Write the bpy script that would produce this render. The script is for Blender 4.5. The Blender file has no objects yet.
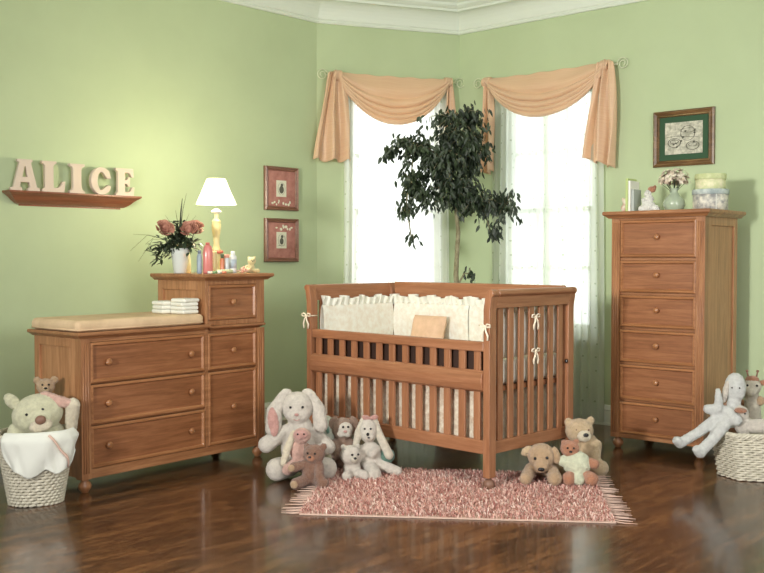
import bpy, bmesh, math, random
from mathutils import Vector, Matrix, noise, Euler
R = math.radians
PI = math.pi
random.seed(7)
scn = bpy.context.scene
col = scn.collection

# ------------------------------------------------------------------ materials
def lin(c):
    return tuple(((v/255)/12.92 if v/255 <= .04045 else ((v/255+.055)/1.055)**2.4) for v in c) + (1,)

def new_mat(name):
    m = bpy.data.materials.new(name); m.use_nodes = True
    nt = m.node_tree
    return m, nt, nt.nodes['Principled BSDF']

def N(nt, t, **kw):
    n = nt.nodes.new(t)
    for k, v in kw.items():
        if k in n.inputs: n.inputs[k].default_value = v
        else: setattr(n, k, v)
    return n

def ramp(nt, stops):
    r = nt.nodes.new('ShaderNodeValToRGB'); e = r.color_ramp.elements
    while len(e) < len(stops): e.new(.5)
    for k, (p, c) in enumerate(stops):
        e[k].position = p; e[k].color = c
    return r

def wood(name, dark, mid, light, axis='x', rough=.38, scale=1.0, coat=.25):
    m, nt, b = new_mat(name); L = nt.links.new
    tc = N(nt, 'ShaderNodeTexCoord'); mp = N(nt, 'ShaderNodeMapping')
    s = {'x': (1.6, 22, 22), 'y': (22, 1.6, 22), 'z': (22, 22, 1.6)}[axis]
    mp.inputs['Scale'].default_value = tuple(v*scale for v in s)
    L(tc.outputs['Object'], mp.inputs[0])
    n1 = N(nt, 'ShaderNodeTexNoise', Scale=1.6, Detail=5, Roughness=.55, Distortion=.9)
    n2 = N(nt, 'ShaderNodeTexNoise', Scale=9.0, Detail=6, Roughness=.7)
    L(mp.outputs[0], n1.inputs['Vector']); L(mp.outputs[0], n2.inputs['Vector'])
    mx = N(nt, 'ShaderNodeMix'); mx.inputs[0].default_value = .35
    L(n1.outputs[0], mx.inputs[2]); L(n2.outputs[0], mx.inputs[3])
    r = ramp(nt, [(.33, lin(dark)), (.5, lin(mid)), (.66, lin(light))])
    L(mx.outputs[0], r.inputs[0]); L(r.outputs[0], b.inputs['Base Color'])
    b.inputs['Roughness'].default_value = rough
    b.inputs['Coat Weight'].default_value = coat; b.inputs['Coat Roughness'].default_value = .25
    bp = N(nt, 'ShaderNodeBump', Strength=.12, Distance=.002)
    L(n2.outputs[0], bp.inputs['Height']); L(bp.outputs[0], b.inputs['Normal'])
    return m

def plain(name, c, rough=.6, var=0, vscale=8, bump=0, bscale=60, bdist=.003, sheen=0, metal=0, coat=0, c2=None, trans=0, sss=0):
    m, nt, b = new_mat(name); L = nt.links.new
    b.inputs['Base Color'].default_value = lin(c); b.inputs['Roughness'].default_value = rough
    b.inputs['Metallic'].default_value = metal; b.inputs['Coat Weight'].default_value = coat
    if sheen:
        b.inputs['Sheen Weight'].default_value = sheen; b.inputs['Sheen Roughness'].default_value = .6
    if trans: b.inputs['Transmission Weight'].default_value = trans
    tc = N(nt, 'ShaderNodeTexCoord')
    if c2 or var:
        n = N(nt, 'ShaderNodeTexNoise', Scale=vscale, Detail=4, Roughness=.6)
        L(tc.outputs['Object'], n.inputs['Vector'])
        d = c2 or tuple(max(0, v-var) for v in c)
        r = ramp(nt, [(.38, lin(d)), (.62, lin(c))])
        L(n.outputs[0], r.inputs[0]); L(r.outputs[0], b.inputs['Base Color'])
    if bump:
        n = N(nt, 'ShaderNodeTexNoise', Scale=bscale, Detail=5, Roughness=.65)
        L(tc.outputs['Object'], n.inputs['Vector'])
        bp = N(nt, 'ShaderNodeBump', Strength=bump, Distance=bdist)
        L(n.outputs[0], bp.inputs['Height']); L(bp.outputs[0], b.inputs['Normal'])
    return m

def plush(name, c, var=18):
    return plain(name, c, .95, var=var, vscale=45, bump=1.0, bscale=150, bdist=.012, sheen=.35)

def satin(name, c, c2):
    m, nt, b = new_mat(name); L = nt.links.new
    tc = N(nt, 'ShaderNodeTexCoord')
    mp = N(nt, 'ShaderNodeMapping'); mp.inputs['Scale'].default_value = (1.5, 60, 1)
    L(tc.outputs['UV'], mp.inputs[0])
    n = N(nt, 'ShaderNodeTexNoise', Scale=1.5, Detail=3)
    L(mp.outputs[0], n.inputs['Vector'])
    r = ramp(nt, [(.35, lin(c2)), (.65, lin(c))])
    L(n.outputs[0], r.inputs[0]); L(r.outputs[0], b.inputs['Base Color'])
    b.inputs['Roughness'].default_value = .42
    b.inputs['Sheen Weight'].default_value = .3
    tr = N(nt, 'ShaderNodeBsdfTranslucent'); L(r.outputs[0], tr.inputs[0])
    mx = N(nt, 'ShaderNodeMixShader'); mx.inputs[0].default_value = .32
    L(b.outputs[0], mx.inputs[1]); L(tr.outputs[0], mx.inputs[2])
    L(mx.outputs[0], nt.nodes['Material Output'].inputs[0])
    return m

def sheer(name, c, op, dot):
    m, nt, b = new_mat(name); L = nt.links.new
    tc = N(nt, 'ShaderNodeTexCoord')
    v = N(nt, 'ShaderNodeTexVoronoi', Scale=9.0, Randomness=.35); v.voronoi_dimensions = '2D'
    L(tc.outputs['UV'], v.inputs['Vector'])
    lt = N(nt, 'ShaderNodeMath', operation='LESS_THAN'); lt.inputs[1].default_value = .06
    L(v.outputs['Distance'], lt.inputs[0])
    mc = N(nt, 'ShaderNodeMix', data_type='RGBA')
    mc.inputs[6].default_value = lin(c); mc.inputs[7].default_value = lin(dot)
    L(lt.outputs[0], mc.inputs[0])
    d = N(nt, 'ShaderNodeBsdfDiffuse'); t = N(nt, 'ShaderNodeBsdfTranslucent'); tr = N(nt, 'ShaderNodeBsdfTransparent')
    L(mc.outputs[2], d.inputs[0]); L(mc.outputs[2], t.inputs[0])
    m1 = N(nt, 'ShaderNodeMixShader'); m1.inputs[0].default_value = .62
    L(d.outputs[0], m1.inputs[1]); L(t.outputs[0], m1.inputs[2])
    m2 = N(nt, 'ShaderNodeMixShader')
    mo = N(nt, 'ShaderNodeMath', operation='MAXIMUM'); 
    md = N(nt, 'ShaderNodeMath', operation='MULTIPLY'); md.inputs[1].default_value = .95
    L(lt.outputs[0], md.inputs[0]); L(md.outputs[0], mo.inputs[0]); mo.inputs[1].default_value = op
    L(mo.outputs[0], m2.inputs[0]); L(tr.outputs[0], m2.inputs[1]); L(m1.outputs[0], m2.inputs[2])
    L(m2.outputs[0], nt.nodes['Material Output'].inputs[0])
    nt.nodes.remove(b)
    return m

M = {}
WD, WM, WL = (128, 84, 52), (158, 108, 71), (182, 132, 90)
for ax in 'xyz':
    M['wood_'+ax] = wood('honey_oak_'+ax, WD, WM, WL, ax)
    M['crib_'+ax] = wood('crib_maple_'+ax, (138, 90, 60), (158, 107, 74), (176, 124, 90), ax)
    M['panel_'+ax] = wood('drawer_oak_'+ax, (120, 74, 44), (146, 95, 60), (168, 114, 76), ax)
M['side'] = wood('pale_oak_side', (146, 98, 62), (176, 124, 84), (196, 144, 102), 'z')
M['bead'] = wood('bead_oak', (140, 92, 56), (164, 112, 72), (184, 130, 88), 'x', .3)
M['shelf'] = wood('shelf_cherry', (118, 68, 46), (142, 86, 60), (160, 102, 74), 'x')
M['frame_red'] = wood('frame_redwood', (112, 76, 58), (134, 94, 74), (150, 112, 90), 'x')
M['frame_gold'] = wood('frame_bronze', (82, 58, 36), (112, 84, 54), (146, 112, 74), 'x', .3)
M['gold'] = plain('frame_gilt', (176, 150, 104), .3, metal=.6)
M['wall'] = plain('green_wall_paint', (188, 204, 163), .85, var=5, vscale=1.5, bump=.06, bscale=180)
M['trim'] = plain('trim_paint', (222, 230, 216), .55)
M['ceil'] = plain('ceiling_paint', (222, 226, 212), .9)
M['white'] = plain('white_paint', (226, 228, 218), .5)
M['iron'] = plain('painted_iron', (214, 220, 190), .4)
M['satin'] = satin('peach_satin', (247, 218, 184), (240, 206, 170))
M['sheer1'] = sheer('sheer_voile', (246, 248, 240), .86, (206, 212, 190))
M['sheer2'] = sheer('sheer_voile_dimmed', (228, 233, 220), .88, (186, 194, 172))  # same voile as the left window, tint lowered to imitate a weaker glow
M['pad'] = plain('tan_pad_fabric', (228, 200, 162), .85, var=16, vscale=6, bump=.3, bscale=220)
M['cream'] = plain('cream_cotton', (238, 237, 224), .9, var=8, vscale=12, bump=.25, bscale=120, sheen=.2)
M['creamlace'] = plain('cream_print_cotton', (238, 237, 226), .9, c2=(228, 220, 204), vscale=26, bump=.4, bscale=120)
M['sheet'] = plain('white_sheet', (238, 238, 226), .85)
M['ivory'] = plain('ivory_ribbon', (240, 228, 204), .7)
M['peach'] = plain('peach_pillow', (228, 192, 160), .85, var=10, vscale=20, bump=.4, bscale=150)
M['floral'] = plain('floral_skirt', (226, 218, 198), .9, c2=(200, 180, 156), vscale=30, bump=.3)
M['wicker'] = plain('white_wicker', (222, 216, 196), .7, var=26, vscale=40, bump=.5, bscale=120)
M['towel'] = plain('white_terry', (236, 238, 226), .95, bump=.7, bscale=260, bdist=.004, sheen=.3)
M['pinktrim'] = plain('pink_trim', (228, 194, 178), .8)
M['black'] = plain('black_plastic', (16, 13, 12), .25, coat=.4)
M['nosebrown'] = plain('brown_nose', (132, 98, 80), .5)
M['leaf'] = plain('ficus_leaf', (60, 76, 50), .5, c2=(34, 48, 32), vscale=7)
M['bark'] = plain('ficus_bark', (156, 150, 120), .85, var=30, vscale=30, bump=.6)
M['soil'] = plain('soil', (50, 38, 28), .95, bump=.8)
M['letter'] = plain('letter_putty', (214, 198, 180), .65, bump=.2)
M['pinkmat'] = plain('pink_mat', (186, 132, 120), .85, var=22, vscale=16)
M['paper'] = plain('print_paper', (222, 222, 200), .8)
M['greenmat'] = plain('green_mat', (52, 84, 58), .85)
M['greyprint'] = plain('grey_print', (212, 210, 192), .8, c2=(160, 160, 142), vscale=34)
M['ink'] = plain('grey_ink', (92, 92, 80), .8)
M['gapshade'] = plain('gap_shade_brown', (58, 38, 28), .6)  # near-black brown painting the shade behind the crib's upper front slats
M['metalgrey'] = plain('dark_metal', (40, 38, 36), .4, metal=.8)

m, nt, b = new_mat('picture_glass'); L = nt.links.new
g = N(nt, 'ShaderNodeBsdfGlossy', Roughness=.05); t = N(nt, 'ShaderNodeBsdfTransparent')
mx = N(nt, 'ShaderNodeMixShader'); mx.inputs[0].default_value = .06
L(t.outputs[0], mx.inputs[1]); L(g.outputs[0], mx.inputs[2]); L(mx.outputs[0], nt.nodes['Material Output'].inputs[0])
M['pane'] = m

# floor: dark reddish brown planks, satin varnish
m, nt, b = new_mat('dark_plank_floor'); L = nt.links.new
tc = N(nt, 'ShaderNodeTexCoord'); mp = N(nt, 'ShaderNodeMapping'); mp.inputs['Rotation'].default_value = (0, 0, R(-46.3))
L(tc.outputs['Object'], mp.inputs[0])
br = N(nt, 'ShaderNodeTexBrick', Scale=1.0); br.offset = .37; br.offset_frequency = 2
br.inputs['Brick Width'].default_value = 1.1; br.inputs['Row Height'].default_value = .085
br.inputs['Mortar Size'].default_value = .0012; br.inputs['Mortar Smooth'].default_value = .2
br.inputs['Color1'].default_value = (0, 0, 0, 1); br.inputs['Color2'].default_value = (1, 1, 1, 1); br.inputs['Mortar'].default_value = (.2, .2, .2, 1)
L(mp.outputs[0], br.inputs['Vector'])
m2 = N(nt, 'ShaderNodeMapping'); m2.inputs['Scale'].default_value = (3.2, 15, 1)
L(mp.outputs[0], m2.inputs[0])
n1 = N(nt, 'ShaderNodeTexNoise', Scale=2.0, Detail=6, Roughness=.7, Distortion=.8)
ad = N(nt, 'ShaderNodeVectorMath', operation='MULTIPLY_ADD'); ad.inputs[1].default_value = (7, 7, 7)
L(br.outputs['Color'], ad.inputs[0]); L(m2.outputs[0], ad.inputs[2]); L(ad.outputs[0], n1.inputs['Vector'])
mix = N(nt, 'ShaderNodeMix'); mix.inputs[0].default_value = .12
L(n1.outputs[0], mix.inputs[2]); L(br.outputs['Color'], mix.inputs[3])
r = ramp(nt, [(.34, lin((28, 15, 7))), (.48, lin((68, 43, 23))), (.62, lin((122, 82, 48)))])
L(mix.outputs[0], r.inputs[0])
mm = N(nt, 'ShaderNodeMix', data_type='RGBA'); mm.inputs[7].default_value = lin((28, 15, 9))
L(br.outputs['Fac'], mm.inputs[0]); L(r.outputs[0], mm.inputs[6]); L(mm.outputs[2], b.inputs['Base Color'])
b.inputs['Roughness'].default_value = .26
b.inputs['Coat Weight'].default_value = .4; b.inputs['Coat Roughness'].default_value = .1
bp = N(nt, 'ShaderNodeBump', Strength=.25, Distance=.002); L(n1.outputs[0], bp.inputs['Height']); L(bp.outputs[0], b.inputs['Normal'])
M['floor'] = m

# rug pile: colour per strand
m, nt, b = new_mat('pink_shag'); L = nt.links.new
ge = N(nt, 'ShaderNodeNewGeometry')
r = ramp(nt, [(0, lin((150, 92, 84))), (.3, lin((208, 150, 138))), (.7, lin((232, 190, 176))), (1, lin((250, 232, 220)))])
L(ge.outputs['Random Per Island'], r.inputs[0]); L(r.outputs[0], b.inputs['Base Color'])
b.inputs['Roughness'].default_value = .85
M['shag'] = m
M['fringe'] = plain('rug_fringe', (214, 184, 168), .9)
M['rugbase'] = plain('rug_backing', (206, 178, 160), .95)

m, nt, b = new_mat('lamp_shade'); L = nt.links.new
b.inputs['Base Color'].default_value = lin((250, 244, 224)); b.inputs['Roughness'].default_value = .8
b.inputs['Emission Color'].default_value = (1, .94, .78, 1); b.inputs['Emission Strength'].default_value = 1.15
M['shade'] = m

# ------------------------------------------------------------------ mesh builder
class MB:
    def __init__(s): s.v = []; s.f = []; s.uv = None; s.sm = []
    def add(s, vs, fs, sm=False):
        o = len(s.v); s.v += [tuple(v) for v in vs]; s.f += [tuple(i+o for i in f) for f in fs]; s.sm += [sm]*len(fs)
        return s
    def box(s, x0, x1, y0, y1, z0, z1, mat=None):
        vs = [Vector((x, y, z)) for x in (x0, x1) for y in (y0, y1) for z in (z0, z1)]
        if mat: vs = [mat @ v for v in vs]
        return s.add(vs, [(0, 1, 3, 2), (4, 6, 7, 5), (0, 4, 5, 1), (2, 3, 7, 6), (0, 2, 6, 4), (1, 5, 7, 3)])
    def lathe(s, prof, c=(0, 0, 0), n=24, mat=None, sm=True):
        vs = []; fs = []; k = len(prof)
        for i in range(n):
            a = 2*PI*i/n
            for r, z in prof:
                v = Vector((r*math.cos(a), r*math.sin(a), z))
                if mat: v = mat @ v
                vs.append(v+Vector(c))
        for i in range(n):
            j = (i+1) % n
            for q in range(k-1): fs.append((i*k+q, j*k+q, j*k+q+1, i*k+q+1))
        if prof[0][0] > 1e-6: fs.append(tuple(i*k for i in range(n))[::-1])
        if prof[-1][0] > 1e-6: fs.append(tuple(i*k+k-1 for i in range(n)))
        return s.add(vs, fs, sm)
    def ell(s, c, r, rot=(0, 0, 0), nu=16, nv=10):
        m = Euler([R(a) for a in rot]).to_matrix(); vs = [Vector(c)+m @ Vector((0, 0, -r[2]))]; fs = []
        for j in range(1, nv):
            t = -PI/2+PI*j/nv
            for i in range(nu):
                a = 2*PI*i/nu
                vs.append(Vector(c)+m @ Vector((r[0]*math.cos(t)*math.cos(a), r[1]*math.cos(t)*math.sin(a), r[2]*math.sin(t))))
        vs.append(Vector(c)+m @ Vector((0, 0, r[2])))
        for i in range(nu):
            k = (i+1) % nu; fs.append((0, 1+k, 1+i)); fs.append((len(vs)-1, 1+(nv-2)*nu+i, 1+(nv-2)*nu+k))
            for j in range(nv-2): fs.append((1+j*nu+i, 1+j*nu+k, 1+(j+1)*nu+k, 1+(j+1)*nu+i))
        return s.add(vs, fs, True)
    def tube(s, pts, r, n=8, closed=False, flat=1.0):
        pts = [Vector(p) for p in pts]; k = len(pts); rs = r if isinstance(r, (list, tuple)) else [r]*k
        vs = []; fs = []; up = None
        for i, p in enumerate(pts):
            if closed: t = pts[(i+1) % k]-pts[i-1]
            else: t = pts[min(i+1, k-1)]-pts[max(i-1, 0)]
            t.normalize()
            if up is None: up = Vector((0, 0, 1)) if abs(t.z) < .9 else Vector((1, 0, 0))
            a = t.cross(up); 
            if a.length < 1e-4: a = t.orthogonal()
            a.normalize(); bb = a.cross(t).normalized(); up = bb
            for q in range(n):
                th = 2*PI*q/n; vs.append(p+a*rs[i]*math.cos(th)+bb*rs[i]*flat*math.sin(th))
        for i in range(k if closed else k-1):
            j = (i+1) % k
            for q in range(n):
                w = (q+1) % n; fs.append((i*n+q, i*n+w, j*n+w, j*n+q))
        if not closed: fs.append(tuple(range(n))[::-1]); fs.append(tuple((k-1)*n+q for q in range(n)))
        return s.add(vs, fs, True)
    def grid(s, fn, nu, nv, us=1, vs_=1):
        vs = []; fs = []; uv = []
        for i in range(nu+1):
            for j in range(nv+1):
                vs.append(Vector(fn(i/nu, j/nv))); uv.append((i/nu*us, j/nv*vs_))
        w = nv+1
        for i in range(nu):
            for j in range(nv): fs.append((i*w+j, (i+1)*w+j, (i+1)*w+j+1, i*w+j+1))
        if s.uv is None: s.uv = []
        s.uv += [[uv[i] for i in f] for f in fs]
        return s.add(vs, fs, True)
    def prism(s, poly, axis, a0, a1):
        """poly in the plane across axis: x->(y,z)  y->(x,z)  z->(x,y)"""
        def P(p, a): return {'x': (a, p[0], p[1]), 'y': (p[0], a, p[1]), 'z': (p[0], p[1], a)}[axis]
        n = len(poly); vs = [P(p, a0) for p in poly]+[P(p, a1) for p in poly]
        return s.add(vs, [tuple(range(n)), tuple(range(n, 2*n))[::-1]]+[(i, i+n, (i+1) % n+n, (i+1) % n) for i in range(n)])
    def build(s, name, mat, parent=None, bevel=0, solid=0, sub=0, autosm=False, seg=2):
        me = bpy.data.meshes.new(name); me.from_pydata([tuple(v) for v in s.v], [], s.f)
        me.polygons.foreach_set('use_smooth', s.sm)
        if s.uv and len(s.uv) == len(s.f):
            ul = me.uv_layers.new(name='UVMap'); k = 0
            for u in s.uv:
                for c in u: ul.data[k].uv = c; k += 1
        bm = bmesh.new(); bm.from_mesh(me); bmesh.ops.recalc_face_normals(bm, faces=bm.faces); bm.to_mesh(me); bm.free()
        me.materials.append(mat)
        o = bpy.data.objects.new(name, me); col.objects.link(o)
        if parent: o.parent = parent
        if solid: md = o.modifiers.new('thick', 'SOLIDIFY'); md.thickness = solid; md.offset = 0
        if bevel:
            md = o.modifiers.new('bevel', 'BEVEL'); md.width = bevel; md.segments = seg; md.limit_method = 'ANGLE'; md.angle_limit = R(40)
        if sub: md = o.modifiers.new('sub', 'SUBSURF'); md.levels = sub; md.render_levels = sub
        return o

def tag(o, label=None, cat=None, group=None, kind=None, loc=None, rz=None):
    if label: o['label'] = label
    if cat: o['category'] = cat
    if group: o['group'] = group
    if kind: o['kind'] = kind
    if loc is not None: o.location = loc
    if rz is not None: o.rotation_euler = (0, 0, rz)
    return o
def thing(name, label, cat, loc=(0, 0, 0), rz=0, group=None):
    o = bpy.data.objects.new(name, None); o.empty_display_size = .1; col.objects.link(o)
    return tag(o, label, cat, group, None, loc, rz)
def fuse(name, prims, mat, parent=None, vox=.006, fuzz=.0015, freq=90, U=1.0, smooth=4):
    """one continuous skin over ellipsoids and tapered capsules"""
    mb = MB()
    for p in prims:
        if p[0] == 'e':
            mb.ell([c*U for c in p[1]], [c*U for c in p[2]], p[3] if len(p) > 3 else (0, 0, 0), 20, 12)
        else:
            a, b_, r0, r1 = Vector(p[1])*U, Vector(p[2])*U, p[3]*U, p[4]*U
            k = max(3, int((b_-a).length/(min(r0, r1)*.35)))
            for i in range(k+1):
                t = i/k; r = r0+(r1-r0)*t; mb.ell(a.lerp(b_, t), (r, r, r), (0, 0, 0), 14, 9)
    o = mb.build(name, mat)
    md = o.modifiers.new('r', 'REMESH'); md.mode = 'VOXEL'; md.voxel_size = vox; md.use_smooth_shade = True
    md = o.modifiers.new('s', 'SMOOTH'); md.iterations = smooth; md.factor = .5
    dg = bpy.context.evaluated_depsgraph_get()
    me = bpy.data.meshes.new_from_object(o.evaluated_get(dg)); old = o.data
    o.modifiers.clear(); o.data = me; bpy.data.meshes.remove(old)
    if not me.materials: me.materials.append(mat)
    if fuzz:
        nr = [v.normal.copy() for v in me.vertices]
        for v, n in zip(me.vertices, nr): v.co += n*fuzz*(noise.noise(v.co*freq)*2+noise.noise(v.co*freq*2.3)*1.4)
    me.polygons.foreach_set('use_smooth', [True]*len(me.polygons))
    if parent: o.parent = parent
    return o
def Fr(o, deg): return Matrix.Translation(Vector((o[0], o[1], 0))) @ Matrix.Rotation(R(deg), 4, 'Z')

# frames: x runs to the right along the face, y away from the viewer, z up
A = (-.497, 7.49); B = (.62, 7.89)
LW, CW, RW = Fr(A, 46.3), Fr(A, 19.7), Fr(B, -41)
DR, CH, CR = Fr((-1.5204, 4.937), 50.4) @ Matrix.Diagonal((1.055, .88, 1.01, 1)), Fr((1.45, 6.19), -41), Fr((-.4625, 5.9954), -44.5)
def at(F, x, y, z):
    if F is DR: z = z/1.01 if z > 1.05 else z
    return F @ Vector((x, y, z))
RZ = lambda d: R(d)

# ------------------------------------------------------------------ room
def struct(o): o['kind'] = 'structure'; return o
PL = at(LW, -5, 0, 0); PR = at(RW, 5, 0, 0)
poly = [(PL.x, PL.y), A, B, (PR.x, PR.y), (4.6, -1.5), (-4.6, -1.5)]
struct(MB().prism(poly, 'z', -.05, 0).build('floor', M['floor']))
struct(MB().prism([(PL.x-.2, PL.y), (A[0]-.1, A[1]+.2), (B[0], B[1]+.2), (PR.x+.2, PR.y), (4.6, 2.2), (-4.6, 2.2)], 'z', 3.25, 3.3).build('ceiling', M['ceil']))
def wall(name, F, rz, x0, x1, hole=None):
    mb = MB(); H = 3.25; T = .14
    if hole:
        a, b_, c, d = hole
        mb.box(x0, a, 0, T, 0, H); mb.box(b_, x1, 0, T, 0, H); mb.box(a, b_, 0, T, 0, c); mb.box(a, b_, 0, T, d, H)
    else: mb.box(x0, x1, 0, T, 0, H)
    o = mb.build(name, M['wall']); o.matrix_world = F; return struct(o)
W1 = (.255, 1.05, .62, 2.5); W2 = (.40, 1.23, .62, 2.5)
wall('wall_left', LW, 0, -5, .12)
wall('wall_back', CW, 0, -.05, 1.24, W1)
wall('wall_right', RW, 0, -.1, 5, W2)
def window(name, F, h, cols):
    a, b_, c, d = h
    root = bpy.data.objects.new(name, None); col.objects.link(root); root.matrix_world = F; struct(root)
    fr = MB(); fr.box(a, a+.045, .02, .12, c, d); fr.box(b_-.045, b_, .02, .12, c, d)
    fr.box(a+.045, b_-.045, .02, .12, d-.045, d); fr.box(a+.045, b_-.045, .02, .12, c, c+.05)
    fr.build('window_frame', M['white'], root, bevel=.004)
    mid = (c+d)/2
    for (z0, z1, y) in ((c+.05, mid+.02, .05), (mid-.02, d-.045, .075)):
        s = MB(); x0, x1 = a+.045, b_-.045
        s.box(x0, x0+.035, y, y+.022, z0, z1); s.box(x1-.035, x1, y, y+.022, z0, z1)
        s.box(x0+.035, x1-.035, y, y+.022, z0, z0+.04); s.box(x0+.035, x1-.035, y, y+.022, z1-.04, z1)
        for k in range(1, cols):
            xx = x0+.035+(x1-x0-.07)*k/cols; s.box(xx-.014, xx+.014, y+.002, y+.02, z0+.04, z1-.04)
        zm = (z0+z1)/2; s.box(x0+.035, x1-.035, y+.003, y+.019, zm-.014, zm+.014)
        so = s.build('sash', M['white'], root, bevel=.003)
        MB().box(x0+.03, x1-.03, y+.009, y+.012, z0+.03, z1-.03).build('window_glass', M['pane'], so)
    s = MB(); s.box(a-.05, b_+.05, -.03, .02, c-.03, c); s.build('window_sill', M['white'], root, bevel=.006)
window('window_1', CW, W1, 2)
window('window_2', RW, W2, 3)

path = [Vector((PL.x, PL.y)), Vector(A), Vector(B), Vector((PR.x, PR.y))]
def offp(i, d):
    def nrm(a, b_): t = (b_-a).normalized(); return Vector((t.y, -t.x))
    if i == 0: return path[0]+nrm(path[0], path[1])*d
    if i == 3: return path[3]+nrm(path[2], path[3])*d
    n1, n2 = nrm(path[i-1], path[i]), nrm(path[i], path[i+1])
    return path[i]+(n1+n2)*d/(1+n1.dot(n2))
def sweep(name, i, prof, mat):
    vs = []; n = len(prof)
    for k in (i, i+1):
        for d, z in prof:
            p = offp(k, d); vs.append((p.x, p.y, z))
    fs = [tuple(range(n)), tuple(range(n, 2*n))[::-1]]+[(q, q+n, (q+1) % n+n, (q+1) % n) for q in range(n)]
    return struct(MB().add(vs, fs).build(name, mat))
crown = [(0, 2.98), (.018, 2.98), (.024, 2.992), (.018, 3.004), (.026, 3.012)]
crown += [(.026+.09*(1-math.cos(t*PI/2)), 3.012+.118*math.sin(t*PI/2)) for t in (.15, .3, .45, .6, .75, .9, 1)]
crown += [(.13, 3.13), (.13, 3.148), (.145, 3.155), (.16, 3.17), (.16, 3.188), (.178, 3.195), (.19, 3.21), (.19, 3.225), (.215, 3.235), (.215, 3.25), (0, 3.25)]
base = [(0, 0), (.022, 0), (.022, .012), (.016, .02), (.016, .105), (.02, .112), (.014, .125), (.008, .14), (0, .145)]
for i, nm in enumerate(('left', 'back', 'right')):
    sweep('trim_%d' % (i+1), i, crown, M['trim'])
    sweep('baseboard_'+nm, i, base, M['trim'])

# ------------------------------------------------------------------ curtains
def curtain_set(F, x0, x1, zt, tailL, tailR, sag, where, panels, mat, rzdeg):
    W = x1-x0
    # sheers
    for k, (a, b_, lab, yo) in enumerate(panels):
        wd = b_-a; nf = wd/.062
        def fn(u, v, a=a, wd=wd, nf=nf, k=k, yo=yo):
            z = (zt-.02)*(1-v)+.025*v
            ph = u*nf*2*PI+.7*math.sin(5*u+k)+.3*math.sin(v*3+u*9)
            amp = .011+.010*v
            return (a+wd*u+.008*math.sin(v*4+u*11), yo+amp*math.sin(ph)+.004*math.sin(2.3*ph+v*2), z)
        o = MB().grid(fn, int(wd*130), 30, wd*1.25*1.0, 2.6).build('sheer_curtain', mat)
        tag(o, lab, 'curtain', 'sheer curtains at the windows'); o.matrix_world = F
    # rod with scrolls
    rod = thing('curtain_rod', 'thin pale iron curtain rod with curled ends above the %s window' % where, 'curtain rod', group='curtain rods')
    rod.matrix_world = F
    MB().tube([(x0-.08, -.035, zt), (x1+.08, -.035, zt)], .005).build('rod', M['iron'], rod)
    for sx, xx in ((-1, x0-.07), (1, x1+.07)):
        pts = []
        for q in range(26):
            a_ = q/25*3.4*PI; r = .046*(1-q/25*.72)
            pts.append((xx+sx*(.046-r*math.cos(a_)), -.035, zt+.0+r*math.sin(a_)))
        MB().tube(pts, .0034, 6).build('scroll_finial', M['iron'], rod)
        MB().tube([(xx-sx*.03, -.035, zt), (xx-sx*.03, -.001, zt)], .006, 6).build('bracket', M['iron'], rod)
    # scarf
    sc = thing('scarf_valance', 'peach satin scarf swagged over the %s window with hanging tails' % where, 'valance', group='peach scarf valances')
    sc.matrix_world = F
    def sw(u, v):
        sh = max(0, 1-abs(2*u-1)**2.1)**.85
        e = 1-sh
        # v: 0 top edge, 1 bottom edge; folds crowd towards the bottom
        top = zt+.022-.008*sh
        ztop = top; zb = zt-.02-sag*sh
        vv = v
        z = ztop+(zb-ztop)*vv
        fold = math.sin(vv**2.4*PI*9)*(.004+.020*vv)*(1-.35*e)
        fold2 = .006*math.sin(u*14+vv*6)*(sh)
        bulge = .03+.05*math.sin(min(1, vv*1.05)*PI*.62)*sh+.035*e*math.sin(vv*PI)
        z += .012*math.cos(vv**2.4*PI*9)*vv*(1-.2*e)
        z += .004*math.sin(u*31+vv*4)*(1-vv)*sh
        return (x0+W*u, -.03-bulge-fold-fold2, z)
    MB().grid(sw, 70, 90, 1.5, 1).build('swag', M['satin'], sc, solid=.003)
    def tail(name, xt, wt, xb, wb, zb, slant, nf, zfront):
        def fn(u, v):
            w = wt+(wb-wt)*(v**.7); cx = xt+(xb-xt)*v
            z = zt+.035+(zb-zt-.035)*v + slant*(u-.5)*v
            amp = .018+.022*v
            y = zfront-amp*math.sin(u*nf*2*PI+.6)-.006*math.sin(u*nf*5*PI+v*4)
            z += .012*math.sin(u*nf*2*PI)*v**3
            if v < .08: y -= .0; z -= .02*(.08-v)/.08*abs(2*u-1)
            return (cx+(u-.5)*w*(1-.0)+.01*math.sin(v*5+u*6), y, z)
        MB().grid(fn, 44, 40, .4, 2).build(name, M['satin'], sc, solid=.003)
    tail('tail', *tailL); tail('tail', *tailR)
    for xx in (x0, x1):
        mb = MB()
        for q in range(5):
            o_ = (q-2)*.013
            mb.tube([(xx+o_*.8-.02, -.035, zt-.045), (xx+o_-.006, -.10-.008*abs(q-2), zt-.01), (xx+o_*.9, -.09, zt+.02), (xx+o_*.7, -.04, zt+.03), (xx+o_*.7, -.012, zt+.01)], [.010, .015, .015, .013, .008], 8)
        mb.build('gathered_fold', M['satin'], sc, sub=1)
curtain_set(CW, .15, 1.06, 2.59, (.13, .11, .11, .31, 1.94, .0, 2.5, -.07), (1.075, .06, 1.085, .13, 1.95, .02, 1.5, -.055), .33, 'left',
            [(.20, 1.085, 'white dotted sheer curtain over the left window, bright with daylight', -.03)], M['sheer1'], 19.7)
curtain_set(RW, .32, 1.33, 2.565, (.315, .06, .31, .12, 1.86, .02, 1.5, -.055), (1.335, .12, 1.295, .24, 1.87, -.08, 2.5, -.08), .29, 'right',
            [(.33, .86, 'left panel of white dotted sheer curtain greyed for dim light over the right window', -.03), (.80, 1.31, 'right panel of white dotted sheer curtain greyed for dim light, nearest the tall chest', -.05)], M['sheer2'], -41)

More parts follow.
